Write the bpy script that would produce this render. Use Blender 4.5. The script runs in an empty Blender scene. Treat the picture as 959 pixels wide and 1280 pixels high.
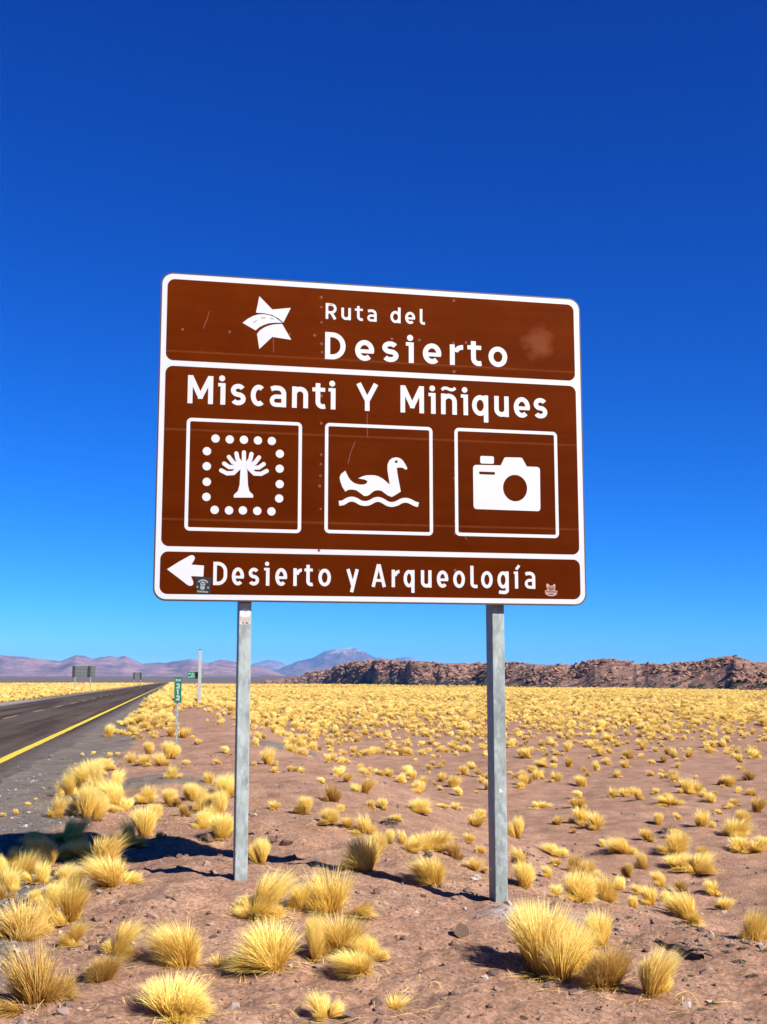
import bpy, bmesh, math, random
import numpy as np
from mathutils import Vector, Matrix

# ---------------------------------------------------------------- camera
SC = bpy.context.scene
COL = SC.collection
F_PX, W_PX, H_PX = 1485.0, 959.0, 1280.0
PITCH = math.radians(7.79)
CAM_Z = 1.5
cam_d = bpy.data.cameras.new("camera")
cam_d.sensor_fit = 'VERTICAL'
cam_d.sensor_height = 32.0
cam_d.lens = 32.0 * F_PX / H_PX
cam_d.clip_start = 0.05
cam_d.clip_end = 80000.0
cam = bpy.data.objects.new("camera", cam_d)
cam.location = (0, 0, CAM_Z)
cam.rotation_euler = (math.pi / 2 + PITCH, 0, 0)
COL.objects.link(cam)
SC.camera = cam

# ---------------------------------------------------------------- light
SUN_EL = math.radians(37.0)
SUN_DIR = Vector((0.77, -0.64, 0)).normalized()          # horizontal direction towards the sun
SUN_ROT = math.atan2(SUN_DIR.x, SUN_DIR.y)
sun_d = bpy.data.lights.new("sun", 'SUN')
sun_d.energy = 5.0
sun_d.angle = math.radians(0.5)
sun_d.color = (1.0, 0.955, 0.89)
sun = bpy.data.objects.new("sun", sun_d)
sv = Vector((SUN_DIR.x * math.cos(SUN_EL), SUN_DIR.y * math.cos(SUN_EL), math.sin(SUN_EL)))
sun.rotation_euler = sv.to_track_quat('Z', 'Y').to_euler()
sun.location = (20, -20, 30)
COL.objects.link(sun)

world = bpy.data.worlds.new("World")
SC.world = world
world.use_nodes = True
wn = world.node_tree
bg = wn.nodes['Background']
sky = wn.nodes.new('ShaderNodeTexSky')
sky.sky_type = 'NISHITA'
sky.sun_disc = False
sky.sun_elevation = SUN_EL
sky.sun_rotation = SUN_ROT
sky.altitude = 4000
sky.air_density = 1.0
sky.dust_density = 0.0
sky.ozone_density = 6.0
EXPOSURE = 1.25
sepc = wn.nodes.new('ShaderNodeSeparateColor')
comb = wn.nodes.new('ShaderNodeCombineColor')
wn.links.new(sky.outputs[0], sepc.inputs[0])
for k, (g_, a_, top_) in enumerate(((2.5, 0.0050, 0.50), (1.42, 0.0465, 1.0), (1.0, 0.160, 1.4))):     # clear thin air of the high desert: deep blue overhead
    pw = wn.nodes.new('ShaderNodeMath'); pw.operation = 'POWER'; pw.inputs[1].default_value = g_
    ml = wn.nodes.new('ShaderNodeMath'); ml.operation = 'MULTIPLY'; ml.inputs[1].default_value = a_ * 10.0 / 2 ** EXPOSURE
    wn.links.new(sepc.outputs[k], pw.inputs[0]); mn = wn.nodes.new('ShaderNodeMath'); mn.operation = 'MINIMUM'; mn.inputs[1].default_value = top_ * 10.0 / 2 ** EXPOSURE
    wn.links.new(pw.outputs[0], ml.inputs[0]); wn.links.new(ml.outputs[0], mn.inputs[0]); wn.links.new(mn.outputs[0], comb.inputs[k])
wn.links.new(comb.outputs[0], bg.inputs[0])
bg.inputs[1].default_value = 0.10

SC.view_settings.view_transform = 'Standard'
SC.view_settings.look = 'None'
SC.view_settings.exposure = EXPOSURE
SC.view_settings.gamma = 1.0
SC.render.engine = 'CYCLES'
SC.cycles.max_bounces = 6
SC.cycles.volume_bounces = 0

rng = np.random.default_rng(11)
random.seed(5)

# ---------------------------------------------------------------- noise
def _hash(ix, iy, seed):
    h = (ix.astype(np.int64) * 374761393 + iy.astype(np.int64) * 668265263 + seed * 974634777) & 0xFFFFFFFF
    h = ((h ^ (h >> 13)) * 1274126177) & 0xFFFFFFFF
    return ((h ^ (h >> 16)) & 0xFFFFFF) / float(0xFFFFFF)

def vnoise(x, y, seed=0):
    x = np.asarray(x, float); y = np.asarray(y, float)
    ix = np.floor(x); iy = np.floor(y)
    fx = x - ix; fy = y - iy
    fx = fx * fx * fx * (fx * (fx * 6 - 15) + 10); fy = fy * fy * fy * (fy * (fy * 6 - 15) + 10)
    a = _hash(ix, iy, seed); b = _hash(ix + 1, iy, seed)
    c = _hash(ix, iy + 1, seed); d = _hash(ix + 1, iy + 1, seed)
    return (a + (b - a) * fx) * (1 - fy) + (c + (d - c) * fx) * fy

def fbm(x, y, octv=4, seed=0, gain=0.5):
    s = 0; a = 1.0; t = 0; f = 1.0
    for k in range(octv):
        s = s + a * (vnoise(np.asarray(x) * f + 17.3 * k, np.asarray(y) * f - 9.1 * k, seed + k) * 2 - 1)
        t += a; a *= gain; f *= 2.03
    return s / t

def ridged(x, y, octv=5, seed=0, gain=0.5):
    s = 0; a = 1.0; t = 0; f = 1.0
    for k in range(octv):
        s = s + a * (1 - np.abs(vnoise(np.asarray(x) * f + 7.7 * k, np.asarray(y) * f + 3.1 * k, seed + k) * 2 - 1))
        t += a; a *= gain; f *= 2.1
    return s / t

def sstep(a, b, x):
    t = np.clip((np.asarray(x, float) - a) / (b - a), 0, 1)
    return t * t * (3 - 2 * t)

# ---------------------------------------------------------------- terrain heights
ROAD_AZ = math.radians(10.0)
CA, SA = math.cos(ROAD_AZ), math.sin(ROAD_AZ)
def to_uv(x, y): return x * CA + y * SA, -x * SA + y * CA
def from_uv(u, v): return u * CA - v * SA, u * SA + v * CA

def base_z(v):
    v = np.asarray(v, float)
    vc = np.clip(v, -60, 1300)
    return np.where(vc < 1100, -0.0055 * vc, -6.05 - 0.55 * (1 - ((1300 - vc) / 200.0) ** 2))

def terrain(x, y):
    x = np.asarray(x, float); y = np.asarray(y, float)
    u, v = to_uv(x, y)
    r = np.hypot(x, y)
    z = base_z(v)
    uc = 1.7 + 2.0 * sstep(9.5, 4.5, v) + 0.35 * fbm(v * 0.25, v * 0 + 3.0, 2, 31)
    z = z - 1.1 * sstep(0, 1, (u - uc) / 4.6)
    z = z - 0.32 * sstep(-10.6, -15, u)
    off = sstep(-2.6, -0.6, u) + sstep(-10.6, -12.6, u)           # no relief on the carriageway
    near = 1 - sstep(30, 120, r)
    z = z + off * near * (0.10 * fbm(x * 0.55, y * 0.55, 3, 3) + 0.06 * fbm(x * 2.3, y * 2.3, 4, 9, 0.6))
    vn = 1 - sstep(12, 30, r)
    z = z + off * vn * (0.012 * fbm(x * 9, y * 9, 3, 21) + 0.006 * fbm(x * 27, y * 27, 2, 25))
    z = z + off * (1 - near) * 0.12 * fbm(x * 0.04, y * 0.04, 3, 41)
    sg = 0.5 + 0.5 * sstep(-2.5, -1, u)
    z = z - 0.02 * (sstep(-2.55, -2.75, u) * sstep(-10.4, -10.1, u))
    for bx, by, br, bh in ((-1.1, 8.15, 1.6, 0.195), (0.75, 8.4, 1.0, -0.030), (-0.95, 11.6, 0.75, 0.20), (-3.15, 16.3, 1.1, 0.26), (0.95, 7.75, 0.42, 0.055), (-3.2, 25.0, 1.6, 0.12)):
        z = z + bh * np.exp(-((x - bx) ** 2 + (y - by) ** 2) / (br * br))
    return z

CP, SP = math.cos(PITCH), math.sin(PITCH)
def ray(px, py):
    a = (px - W_PX / 2) / F_PX; b = (H_PX / 2 - py) / F_PX
    return np.array([a, CP - b * SP, SP + b * CP])
def project(x, y, z):
    d = y * CP + (z - CAM_Z) * SP
    return W_PX / 2 + F_PX * x / d, H_PX / 2 - F_PX * (-y * SP + (z - CAM_Z) * CP) / d
_T = np.geomspace(3, 3000, 6000)
def ground_at(px, py):                # where a photographed spot of ground lies
    d = ray(px, py)
    dz = CAM_Z + d[2] * _T - terrain(d[0] * _T, d[1] * _T)
    k = int(np.argmax(dz < 0))
    if dz[k] >= 0: k = len(_T) - 1
    t = _T[k]
    if k: t = _T[k - 1] + (_T[k] - _T[k - 1]) * dz[k - 1] / (dz[k - 1] - dz[k])
    x, y = d[0] * t, d[1] * t
    return float(x), float(y), float(terrain(x, y))
def at_depth(px, py, Y):
    d = ray(px, py); t = Y / d[1]
    return float(d[0] * t), Y, float(CAM_Z + d[2] * t)

# ---------------------------------------------------------------- object helpers
def tag(o, label=None, cat=None, group=None, kind=None):
    if label: o['label'] = label
    if cat: o['category'] = cat
    if group: o['group'] = group
    if kind: o['kind'] = kind
    return o
def empty(name, loc=(0, 0, 0), rz=0.0):
    o = bpy.data.objects.new(name, None); o.empty_display_size = 0.2
    o.location = loc; o.rotation_euler = (0, 0, rz); COL.objects.link(o); return o
def link(name, me, parent=None, mat=None):
    if mat and not me.materials: me.materials.append(mat)
    o = bpy.data.objects.new(name, me); COL.objects.link(o)
    if parent: o.parent = parent
    return o
def mesh_np(name, verts, faces, attrs=None, smooth=False):
    """verts (n,3); faces: list of (m,k) int arrays; attrs: name -> (n,) floats or (n,4) colours on points."""
    me = bpy.data.meshes.new(name)
    verts = np.asarray(verts, np.float32)
    me.vertices.add(len(verts)); me.vertices.foreach_set('co', verts.ravel())
    faces = [np.asarray(f, np.int32) for f in faces if len(f)]
    loops = np.concatenate([f.ravel() for f in faces])
    counts = np.concatenate([np.full(len(f), f.shape[1], np.int32) for f in faces])
    starts = np.concatenate([[0], np.cumsum(counts)[:-1]]).astype(np.int32)
    me.loops.add(len(loops)); me.loops.foreach_set('vertex_index', loops)
    me.polygons.add(len(counts)); me.polygons.foreach_set('loop_start', starts)
    me.polygons.foreach_set('loop_total', counts)
    me.polygons.foreach_set('use_smooth', np.full(len(counts), smooth, bool))
    me.update(calc_edges=True)
    for k, a in (attrs or {}).items():
        a = np.asarray(a, np.float32)
        if a.ndim == 1:
            at = me.attributes.new(k, 'FLOAT', 'POINT'); at.data.foreach_set('value', a)
        else:
            at = me.attributes.new(k, 'FLOAT_COLOR', 'POINT'); at.data.foreach_set('color', a.ravel())
    return me
def bm_mesh(name, bm):
    me = bpy.data.meshes.new(name); bm.to_mesh(me); bm.free(); return me
def add_box(bm, c, s, bevel=0.0):
    r = bmesh.ops.create_cube(bm, size=1.0)
    for v in r['verts']: v.co = Vector((v.co.x * s[0] + c[0], v.co.y * s[1] + c[1], v.co.z * s[2] + c[2]))
    if bevel:
        es = list({e for v in r['verts'] for e in v.link_edges})
        bmesh.ops.bevel(bm, geom=es, offset=bevel, segments=2, affect='EDGES', profile=0.6)
def box_mesh(name, c, s, bevel=0.0):
    bm = bmesh.new(); add_box(bm, c, s, bevel); return bm_mesh(name, bm)
def grid_faces(nr, nc):
    i = np.arange(nr - 1)[:, None] * nc + np.arange(nc - 1)[None, :]
    i = i.ravel()
    return np.stack([i, i + 1, i + nc + 1, i + nc], 1)

# ---------------------------------------------------------------- materials
def new_mat(name):
    m = bpy.data.materials.new(name); m.use_nodes = True
    nt = m.node_tree; return m, nt, nt.nodes['Principled BSDF']
def N(nt, typ, **kw):
    n = nt.nodes.new(typ)
    for k, v in kw.items(): setattr(n, k, v)
    return n
def ramp(nt, fac, stops):
    r = N(nt, 'ShaderNodeValToRGB'); e = r.color_ramp.elements
    e[0].position, e[0].color = stops[0][0], (*stops[0][1], 1)
    e[1].position, e[1].color = stops[-1][0], (*stops[-1][1], 1)
    for p, c in stops[1:-1]:
        x = e.new(p); x.color = (*c, 1)
    nt.links.new(fac, r.inputs[0]); return r.outputs[0]
def noise(nt, vec, scale, detail=4, rough=0.55, dist=0.0):
    n = N(nt, 'ShaderNodeTexNoise'); n.inputs['Scale'].default_value = scale
    n.inputs['Detail'].default_value = detail; n.inputs['Roughness'].default_value = rough
    n.inputs['Distortion'].default_value = dist
    nt.links.new(vec, n.inputs['Vector']); return n.outputs[0]
def coord(nt, kind='Object'):
    return N(nt, 'ShaderNodeTexCoord').outputs[kind]
def mix(nt, fac, a, b, mode='MIX'):
    m = N(nt, 'ShaderNodeMix', data_type='RGBA', blend_type=mode)
    for s, v in ((m.inputs['Factor'], fac), (m.inputs['A'], a), (m.inputs['B'], b)):
        if isinstance(v, (int, float)): s.default_value = v
        elif isinstance(v, tuple): s.default_value = (*v, 1)
        else: nt.links.new(v, s)
    return m.outputs['Result']
def math_n(nt, op, a, b=None, c=None, clamp=False):
    m = N(nt, 'ShaderNodeMath', operation=op, use_clamp=clamp)
    for i, v in enumerate((a, b, c)):
        if v is None: continue
        if isinstance(v, (int, float)): m.inputs[i].default_value = v
        else: nt.links.new(v, m.inputs[i])
    return m.outputs[0]
def attr(nt, name, out='Fac'):
    return N(nt, 'ShaderNodeAttribute', attribute_name=name).outputs[out]
def bump(nt, bsdf, h, strength, dist, prev=None):
    b = N(nt, 'ShaderNodeBump'); b.inputs['Strength'].default_value = strength
    b.inputs['Distance'].default_value = dist; nt.links.new(h, b.inputs['Height'])
    if prev is not None: nt.links.new(prev, b.inputs['Normal'])
    nt.links.new(b.outputs[0], bsdf.inputs['Normal']); return b.outputs[0]

def simple(name, col, rough=0.6, metal=0.0, var=0.12, scale=8.0):
    m, nt, p = new_mat(name)
    n = noise(nt, coord(nt), scale, 4)
    lo = tuple(c * (1 - var) for c in col); hi = tuple(min(1, c * (1 + var)) for c in col)
    nt.links.new(ramp(nt, n, [(0.3, lo), (0.7, hi)]), p.inputs['Base Color'])
    p.inputs['Roughness'].default_value = rough; p.inputs['Metallic'].default_value = metal
    return m

def mat_ground():
    m, nt, p = new_mat("desert_soil"); co = coord(nt)
    big = noise(nt, co, 0.35, 4); mid = noise(nt, co, 2.6, 5, 0.6); fine = noise(nt, co, 38, 6, 0.7)
    grit = noise(nt, co, 160, 3, 0.6)
    soil = ramp(nt, mid, [(0.25, (0.30, 0.168, 0.104)), (0.5, (0.405, 0.238, 0.153)), (0.8, (0.525, 0.33, 0.222))])
    soil = mix(nt, 0.55, soil, ramp(nt, fine, [(0.3, (0.5, 0.5, 0.5)), (0.5, (1, 1, 1)), (0.72, (1.5, 1.48, 1.45))]), 'MULTIPLY')
    soil = mix(nt, 0.45, soil, ramp(nt, big, [(0.3, (0.82, 0.8, 0.78)), (0.7, (1.16, 1.14, 1.12))]), 'MULTIPLY')
    vor = N(nt, 'ShaderNodeTexVoronoi'); vor.inputs['Scale'].default_value = 55; nt.links.new(co, vor.inputs['Vector'])
    soil = mix(nt, 0.6, soil, N_col_gray(nt, vor.outputs['Color']), 'MULTIPLY')
    grit2 = noise(nt, co, 75, 3, 0.8)
    soil = mix(nt, 0.8, soil, ramp(nt, grit2, [(0.30, (0.45, 0.42, 0.40)), (0.44, (0.95, 0.95, 0.95)), (0.60, (1.08, 1.08, 1.08)), (0.72, (1.55, 1.5, 1.45))]), 'MULTIPLY')
    grav = mix(nt, 0.8, ramp(nt, mid, [(0.3, (0.155, 0.125, 0.098)), (0.75, (0.29, 0.24, 0.193))]),
               mix(nt, 0.75, (1, 1, 1), N_col_gray(nt, vor.outputs['Color'])), 'MULTIPLY')
    gm = attr(nt, 'gravel')
    gm = math_n(nt, 'ADD', gm, math_n(nt, 'MULTIPLY', math_n(nt, 'SUBTRACT', noise(nt, co, 3.5, 6, 0.7), 0.5), 0.9), clamp=True)
    gmask = ramp(nt, gm, [(0.42, (0, 0, 0)), (0.6, (1, 1, 1))])
    col = mix(nt, gmask, soil, grav)
    col = mix(nt, attr(nt, 'pale'), col, ramp(nt, fine, [(0.3, (0.26, 0.245, 0.23)), (0.5, (0.44, 0.42, 0.40)), (0.7, (0.66, 0.63, 0.60))]))
    straw = ramp(nt, noise(nt, co, 0.9, 5, 0.7), [(0.3, (0.40, 0.25, 0.085)), (0.7, (0.66, 0.46, 0.15))])
    col = mix(nt, attr(nt, 'straw'), col, straw)
    far = ramp(nt, noise(nt, co, 0.012, 5, 0.6), [(0.3, (0.12, 0.085, 0.05)), (0.7, (0.23, 0.16, 0.10))])
    col = mix(nt, attr(nt, 'farplain'), col, far)
    nt.links.new(col, p.inputs['Base Color'])
    p.inputs['Roughness'].default_value = 0.95; p.inputs['Specular IOR Level'].default_value = 0.15
    b1 = bump(nt, p, fine, 0.6, 0.012)
    b2 = bump(nt, p, grit, 0.6, 0.004, b1)
    bump(nt, p, math_n(nt, 'MULTIPLY', vor.outputs['Distance'], gm), 0.5, 0.008, b2)
    return m
def N_col_gray(nt, c):
    g = N(nt, 'ShaderNodeRGBToBW'); nt.links.new(c, g.inputs[0])
    return ramp(nt, g.outputs[0], [(0.2, (0.45, 0.44, 0.43)), (0.8, (1.25, 1.2, 1.18))])

def mat_asphalt():
    m, nt, p = new_mat("asphalt"); co = coord(nt)
    mp = N(nt, 'ShaderNodeMapping'); mp.inputs['Rotation'].default_value = (0, 0, -ROAD_AZ); nt.links.new(co, mp.inputs[0])
    mp2 = N(nt, 'ShaderNodeMapping'); mp2.inputs['Scale'].default_value = (1.3, 0.03, 1); nt.links.new(mp.outputs[0], mp2.inputs[0])
    streak = noise(nt, mp2.outputs[0], 1.0, 5, 0.6)
    fine = noise(nt, co, 90, 4, 0.7); mid = noise(nt, co, 1.2, 5, 0.6)
    c = ramp(nt, streak, [(0.3, (0.046, 0.030, 0.019)), (0.5, (0.074, 0.050, 0.033)), (0.72, (0.148, 0.106, 0.073))])
    c = mix(nt, 0.5, c, ramp(nt, fine, [(0.3, (0.45, 0.45, 0.45)), (0.7, (1.5, 1.5, 1.5))]), 'MULTIPLY')
    c = mix(nt, 0.5, c, ramp(nt, mid, [(0.35, (0.7, 0.7, 0.7)), (0.65, (1.25, 1.22, 1.2))]), 'MULTIPLY')
    ve = N(nt, 'ShaderNodeTexVoronoi', feature='DISTANCE_TO_EDGE'); ve.inputs['Scale'].default_value = 0.33
    wob = N(nt, 'ShaderNodeVectorMath', operation='ADD'); nt.links.new(co, wob.inputs[0])
    wn_ = N(nt, 'ShaderNodeTexNoise'); wn_.inputs['Scale'].default_value = 1.1; nt.links.new(co, wn_.inputs['Vector']); nt.links.new(wn_.outputs['Color'], wob.inputs[1])
    nt.links.new(wob.outputs[0], ve.inputs['Vector'])
    c = mix(nt, ramp(nt, ve.outputs['Distance'], [(0.004, (0.85,) * 3), (0.012, (0, 0, 0))]), c, (0.016, 0.012, 0.010))
    c = mix(nt, ramp(nt, noise(nt, mp2.outputs[0], 0.5, 3, 0.5), [(0.54, (0, 0, 0)), (0.60, (0.55,) * 3)]), c, (0.115, 0.088, 0.066))
    dust = math_n(nt, 'MULTIPLY', attr(nt, 'edge'), noise(nt, co, 5, 6, 0.75), clamp=True)
    c = mix(nt, ramp(nt, dust, [(0.32, (0, 0, 0)), (0.55, (1, 1, 1))]), c, (0.17, 0.145, 0.13))
    nt.links.new(c, p.inputs['Base Color']); p.inputs['Roughness'].default_value = 0.9
    p.inputs['Specular IOR Level'].default_value = 0.08
    bump(nt, p, fine, 0.5, 0.003); return m

def mat_paint(name, col, wear=0.42):
    m, nt, p = new_mat(name); co = coord(nt)
    n = noise(nt, co, 14, 6, 0.75)
    c = mix(nt, ramp(nt, n, [(wear - 0.05, (1, 1, 1)), (wear + 0.04, (0, 0, 0))]), col, (0.10, 0.08, 0.06))
    c = mix(nt, 0.3, c, ramp(nt, noise(nt, co, 3, 4), [(0.3, (0.7, 0.7, 0.7)), (0.7, (1.1, 1.1, 1.1))]), 'MULTIPLY')
    nt.links.new(c, p.inputs['Base Color']); p.inputs['Roughness'].default_value = 0.7
    return m

def mat_straw():
    m, nt, p = new_mat("straw_grass")
    t = attr(nt, 'along'); r = attr(nt, 'tone')
    obj = N(nt, 'ShaderNodeObjectInfo').outputs['Random']
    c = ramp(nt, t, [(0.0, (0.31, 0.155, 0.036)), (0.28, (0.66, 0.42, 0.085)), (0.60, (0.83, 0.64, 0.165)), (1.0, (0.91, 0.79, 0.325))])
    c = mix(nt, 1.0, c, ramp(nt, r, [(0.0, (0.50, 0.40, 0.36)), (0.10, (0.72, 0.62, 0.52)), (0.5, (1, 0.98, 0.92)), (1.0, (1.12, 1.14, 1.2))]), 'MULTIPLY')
    c = mix(nt, 1.0, c, ramp(nt, obj, [(0.0, (0.66, 0.54, 0.52)), (0.05, (0.78, 0.67, 0.62)), (0.09, (0.90, 0.82, 0.74)), (0.4, (1, 0.96, 0.9)), (1.0, (1.06, 1.06, 1.02))]), 'MULTIPLY')
    nt.links.new(c, p.inputs['Base Color']); p.inputs['Roughness'].default_value = 0.55
    p.inputs['Specular IOR Level'].default_value = 0.25
    tr = N(nt, 'ShaderNodeBsdfTranslucent'); nt.links.new(c, tr.inputs['Color'])
    ms = N(nt, 'ShaderNodeMixShader'); ms.inputs[0].default_value = 0.30
    nt.links.new(p.outputs[0], ms.inputs[1]); nt.links.new(tr.outputs[0], ms.inputs[2])
    nt.links.new(ms.outputs[0], nt.nodes['Material Output'].inputs['Surface'])
    return m

def mat_galv():
    m, nt, p = new_mat("galvanised_steel"); co = coord(nt)
    mp = N(nt, 'ShaderNodeMapping'); mp.inputs['Scale'].default_value = (1, 1, 0.45); nt.links.new(co, mp.inputs[0])
    vor = N(nt, 'ShaderNodeTexVoronoi'); vor.inputs['Scale'].default_value = 48; nt.links.new(mp.outputs[0], vor.inputs['Vector'])
    g = N(nt, 'ShaderNodeRGBToBW'); nt.links.new(vor.outputs['Color'], g.inputs[0])
    n = noise(nt, mp.outputs[0], 9, 6, 0.65, 0.6)
    f = math_n(nt, 'ADD', math_n(nt, 'MULTIPLY', g.outputs[0], 0.22), math_n(nt, 'MULTIPLY', n, 0.88))
    c = ramp(nt, f, [(0.30, (0.175, 0.202, 0.190)), (0.5, (0.265, 0.302, 0.285)), (0.75, (0.43, 0.48, 0.46))])
    spot = noise(nt, co, 20, 3, 0.5)
    c = mix(nt, ramp(nt, spot, [(0.70, (0, 0, 0)), (0.74, (1, 1, 1))]), c, (0.70, 0.73, 0.73))
    nt.links.new(c, p.inputs['Base Color']); p.inputs['Metallic'].default_value = 0.0; p.inputs['Specular IOR Level'].default_value = 0.3
    nt.links.new(ramp(nt, n, [(0.3, (0.42,) * 3), (0.7, (0.62,) * 3)]), p.inputs['Roughness'])
    return m

def mat_sign_brown():
    m, nt, p = new_mat("brown_sign_sheeting"); co = coord(nt)
    sep = N(nt, 'ShaderNodeSeparateXYZ'); nt.links.new(co, sep.inputs[0])
    n1 = noise(nt, co, 2.2, 5, 0.6); mp = N(nt, 'ShaderNodeMapping'); mp.inputs['Scale'].default_value = (0.6, 1, 9)
    nt.links.new(co, mp.inputs[0]); st = noise(nt, mp.outputs[0], 1.6, 6, 0.65)
    c = ramp(nt, n1, [(0.3, (0.080, 0.0108, 0.0003)), (0.7, (0.102, 0.0152, 0.0006))])
    c = mix(nt, 0.4, c, ramp(nt, st, [(0.35, (0.80, 0.78, 0.75)), (0.65, (1.18, 1.24, 1.3))]), 'MULTIPLY')
    # lighter towards the top, dull scuffs and the rail marks pressed through the sheet
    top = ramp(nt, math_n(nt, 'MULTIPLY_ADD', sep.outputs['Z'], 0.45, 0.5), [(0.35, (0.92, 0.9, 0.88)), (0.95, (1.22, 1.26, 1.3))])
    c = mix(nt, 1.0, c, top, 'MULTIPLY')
    def blob(cx, cz, r, amt, col):
        d = N(nt, 'ShaderNodeVectorMath', operation='DISTANCE'); nt.links.new(co, d.inputs[0]); d.inputs[1].default_value = (cx, 0, cz)
        f = math_n(nt, 'ADD', math_n(nt, 'DIVIDE', d.outputs['Value'], r), math_n(nt, 'MULTIPLY', math_n(nt, 'SUBTRACT', noise(nt, co, 11, 6, 0.7), 0.5), 1.5))
        k = ramp(nt, f, [(0.35, (amt,) * 3), (1.0, (0, 0, 0))])
        return k, col
    k, col = blob(1.19, 0.776, 0.14, 0.32, (0.33, 0.115, 0.05)); c = mix(nt, k, c, col)
    for z0 in (0.57, 0.03, -0.58):
        d = math_n(nt, 'ABSOLUTE', math_n(nt, 'SUBTRACT', sep.outputs['Z'], z0))
        f = math_n(nt, 'MULTIPLY', ramp(nt, d, [(0.002, (1, 1, 1)), (0.010, (0, 0, 0))]), math_n(nt, 'MULTIPLY', noise(nt, co, 5, 5, 0.7), 0.5))
        c = mix(nt, f, c, (0.28, 0.085, 0.03))
    sc = N(nt, 'ShaderNodeMapping'); sc.inputs['Scale'].default_value = (14, 1, 1.4); sc.inputs['Rotation'].default_value = (0, 0.5, 0); nt.links.new(co, sc.inputs[0])
    f = ramp(nt, noise(nt, sc.outputs[0], 3.5, 4, 0.6, 0.4), [(0.735, (0, 0, 0)), (0.78, (0.45,) * 3)])
    c = mix(nt, f, c, (0.28, 0.08, 0.028))
    nt.links.new(c, p.inputs['Base Color'])
    nt.links.new(ramp(nt, st, [(0.3, (0.38,) * 3), (0.7, (0.55,) * 3)]), p.inputs['Roughness'])
    p.inputs['Specular IOR Level'].default_value = 0.01
    bump(nt, p, n1, 0.10, 0.03)
    return m

def mat_rock(name, cols, sc=0.6, bump_d=0.4):
    m, nt, p = new_mat(name); co = coord(nt)
    n = noise(nt, co, sc, 6, 0.65); n2 = noise(nt, co, sc * 7, 5, 0.7)
    c = ramp(nt, n, [(0.28, cols[0]), (0.5, cols[1]), (0.74, cols[2])])
    c = mix(nt, 0.5, c, ramp(nt, n2, [(0.3, (0.6, 0.58, 0.56)), (0.7, (1.35, 1.33, 1.3))]), 'MULTIPLY')
    r = N(nt, 'ShaderNodeObjectInfo').outputs['Random']
    c = mix(nt, 0.6, c, ramp(nt, r, [(0, (0.72, 0.7, 0.68)), (1, (1.2, 1.18, 1.16))]), 'MULTIPLY')
    nt.links.new(c, p.inputs['Base Color']); p.inputs['Roughness'].default_value = 0.95
    p.inputs['Specular IOR Level'].default_value = 0.15
    b = bump(nt, p, n2, 0.8, bump_d * 0.4); bump(nt, p, n, 0.8, bump_d, b); return m

M_GROUND = mat_ground(); M_ASPH = mat_asphalt(); M_STRAW = mat_straw(); M_GALV = mat_galv()
M_BROWN = mat_sign_brown()
M_WHITE = simple("white_sheeting", (0.58, 0.585, 0.59), 0.45, 0, 0.04, 3)
M_EDGE = simple("dark_sign_edge", (0.05, 0.018, 0.012), 0.5)
M_BACK = simple("grey_sign_back", (0.13, 0.145, 0.14), 0.7, 0.0)
M_BACKRIB = simple("grey_rib_steel", (0.19, 0.20, 0.195), 0.6, 0.0)
M_DARKRIB = simple("dark_beam_steel", (0.05, 0.05, 0.052), 0.6, 0.2)
M_YELLOW = mat_paint("yellow_road_paint", (0.82, 0.62, 0.015), 0.38)
M_DASH = mat_paint("worn_yellow_paint", (0.62, 0.38, 0.09), 0.47)
M_GREEN = simple("green_sign_sheeting", (0.003, 0.16, 0.085), 0.45, 0, 0.06)
M_BLACK = simple("black_sticker", (0.008, 0.010, 0.010), 0.4)
M_PINK = simple("faded_pink_print", (0.44, 0.23, 0.165), 0.6)
M_BROWNINK = simple("brown_ink", (0.14, 0.045, 0.02), 0.6)
M_GREYINK = simple("grey_ink", (0.30, 0.33, 0.35), 0.6)
M_TAN = simple("faded_tan_print", (0.48, 0.36, 0.30), 0.6)
M_SHRUB = simple("dark_green_shrub", (0.035, 0.045, 0.018), 0.8, 0, 0.3)
M_CUSHION = simple("grey_green_cushion", (0.065, 0.095, 0.055), 0.85, 0, 0.3, 30)
M_TWIG = simple("dead_wood", (0.085, 0.058, 0.042), 0.9, 0, 0.3, 30)
M_STONE = mat_rock("brown_stone", ((0.22, 0.13, 0.09), (0.34, 0.205, 0.145), (0.46, 0.30, 0.22)), 9, 0.03)
M_HILL = mat_rock("red_rock", ((0.20, 0.105, 0.073), (0.36, 0.205, 0.148), (0.56, 0.355, 0.27)), 0.16, 1.0)
M_BOULD = mat_rock("red_boulder", ((0.17, 0.088, 0.062), (0.33, 0.188, 0.136), (0.55, 0.35, 0.265)), 0.35, 0.5)

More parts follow.
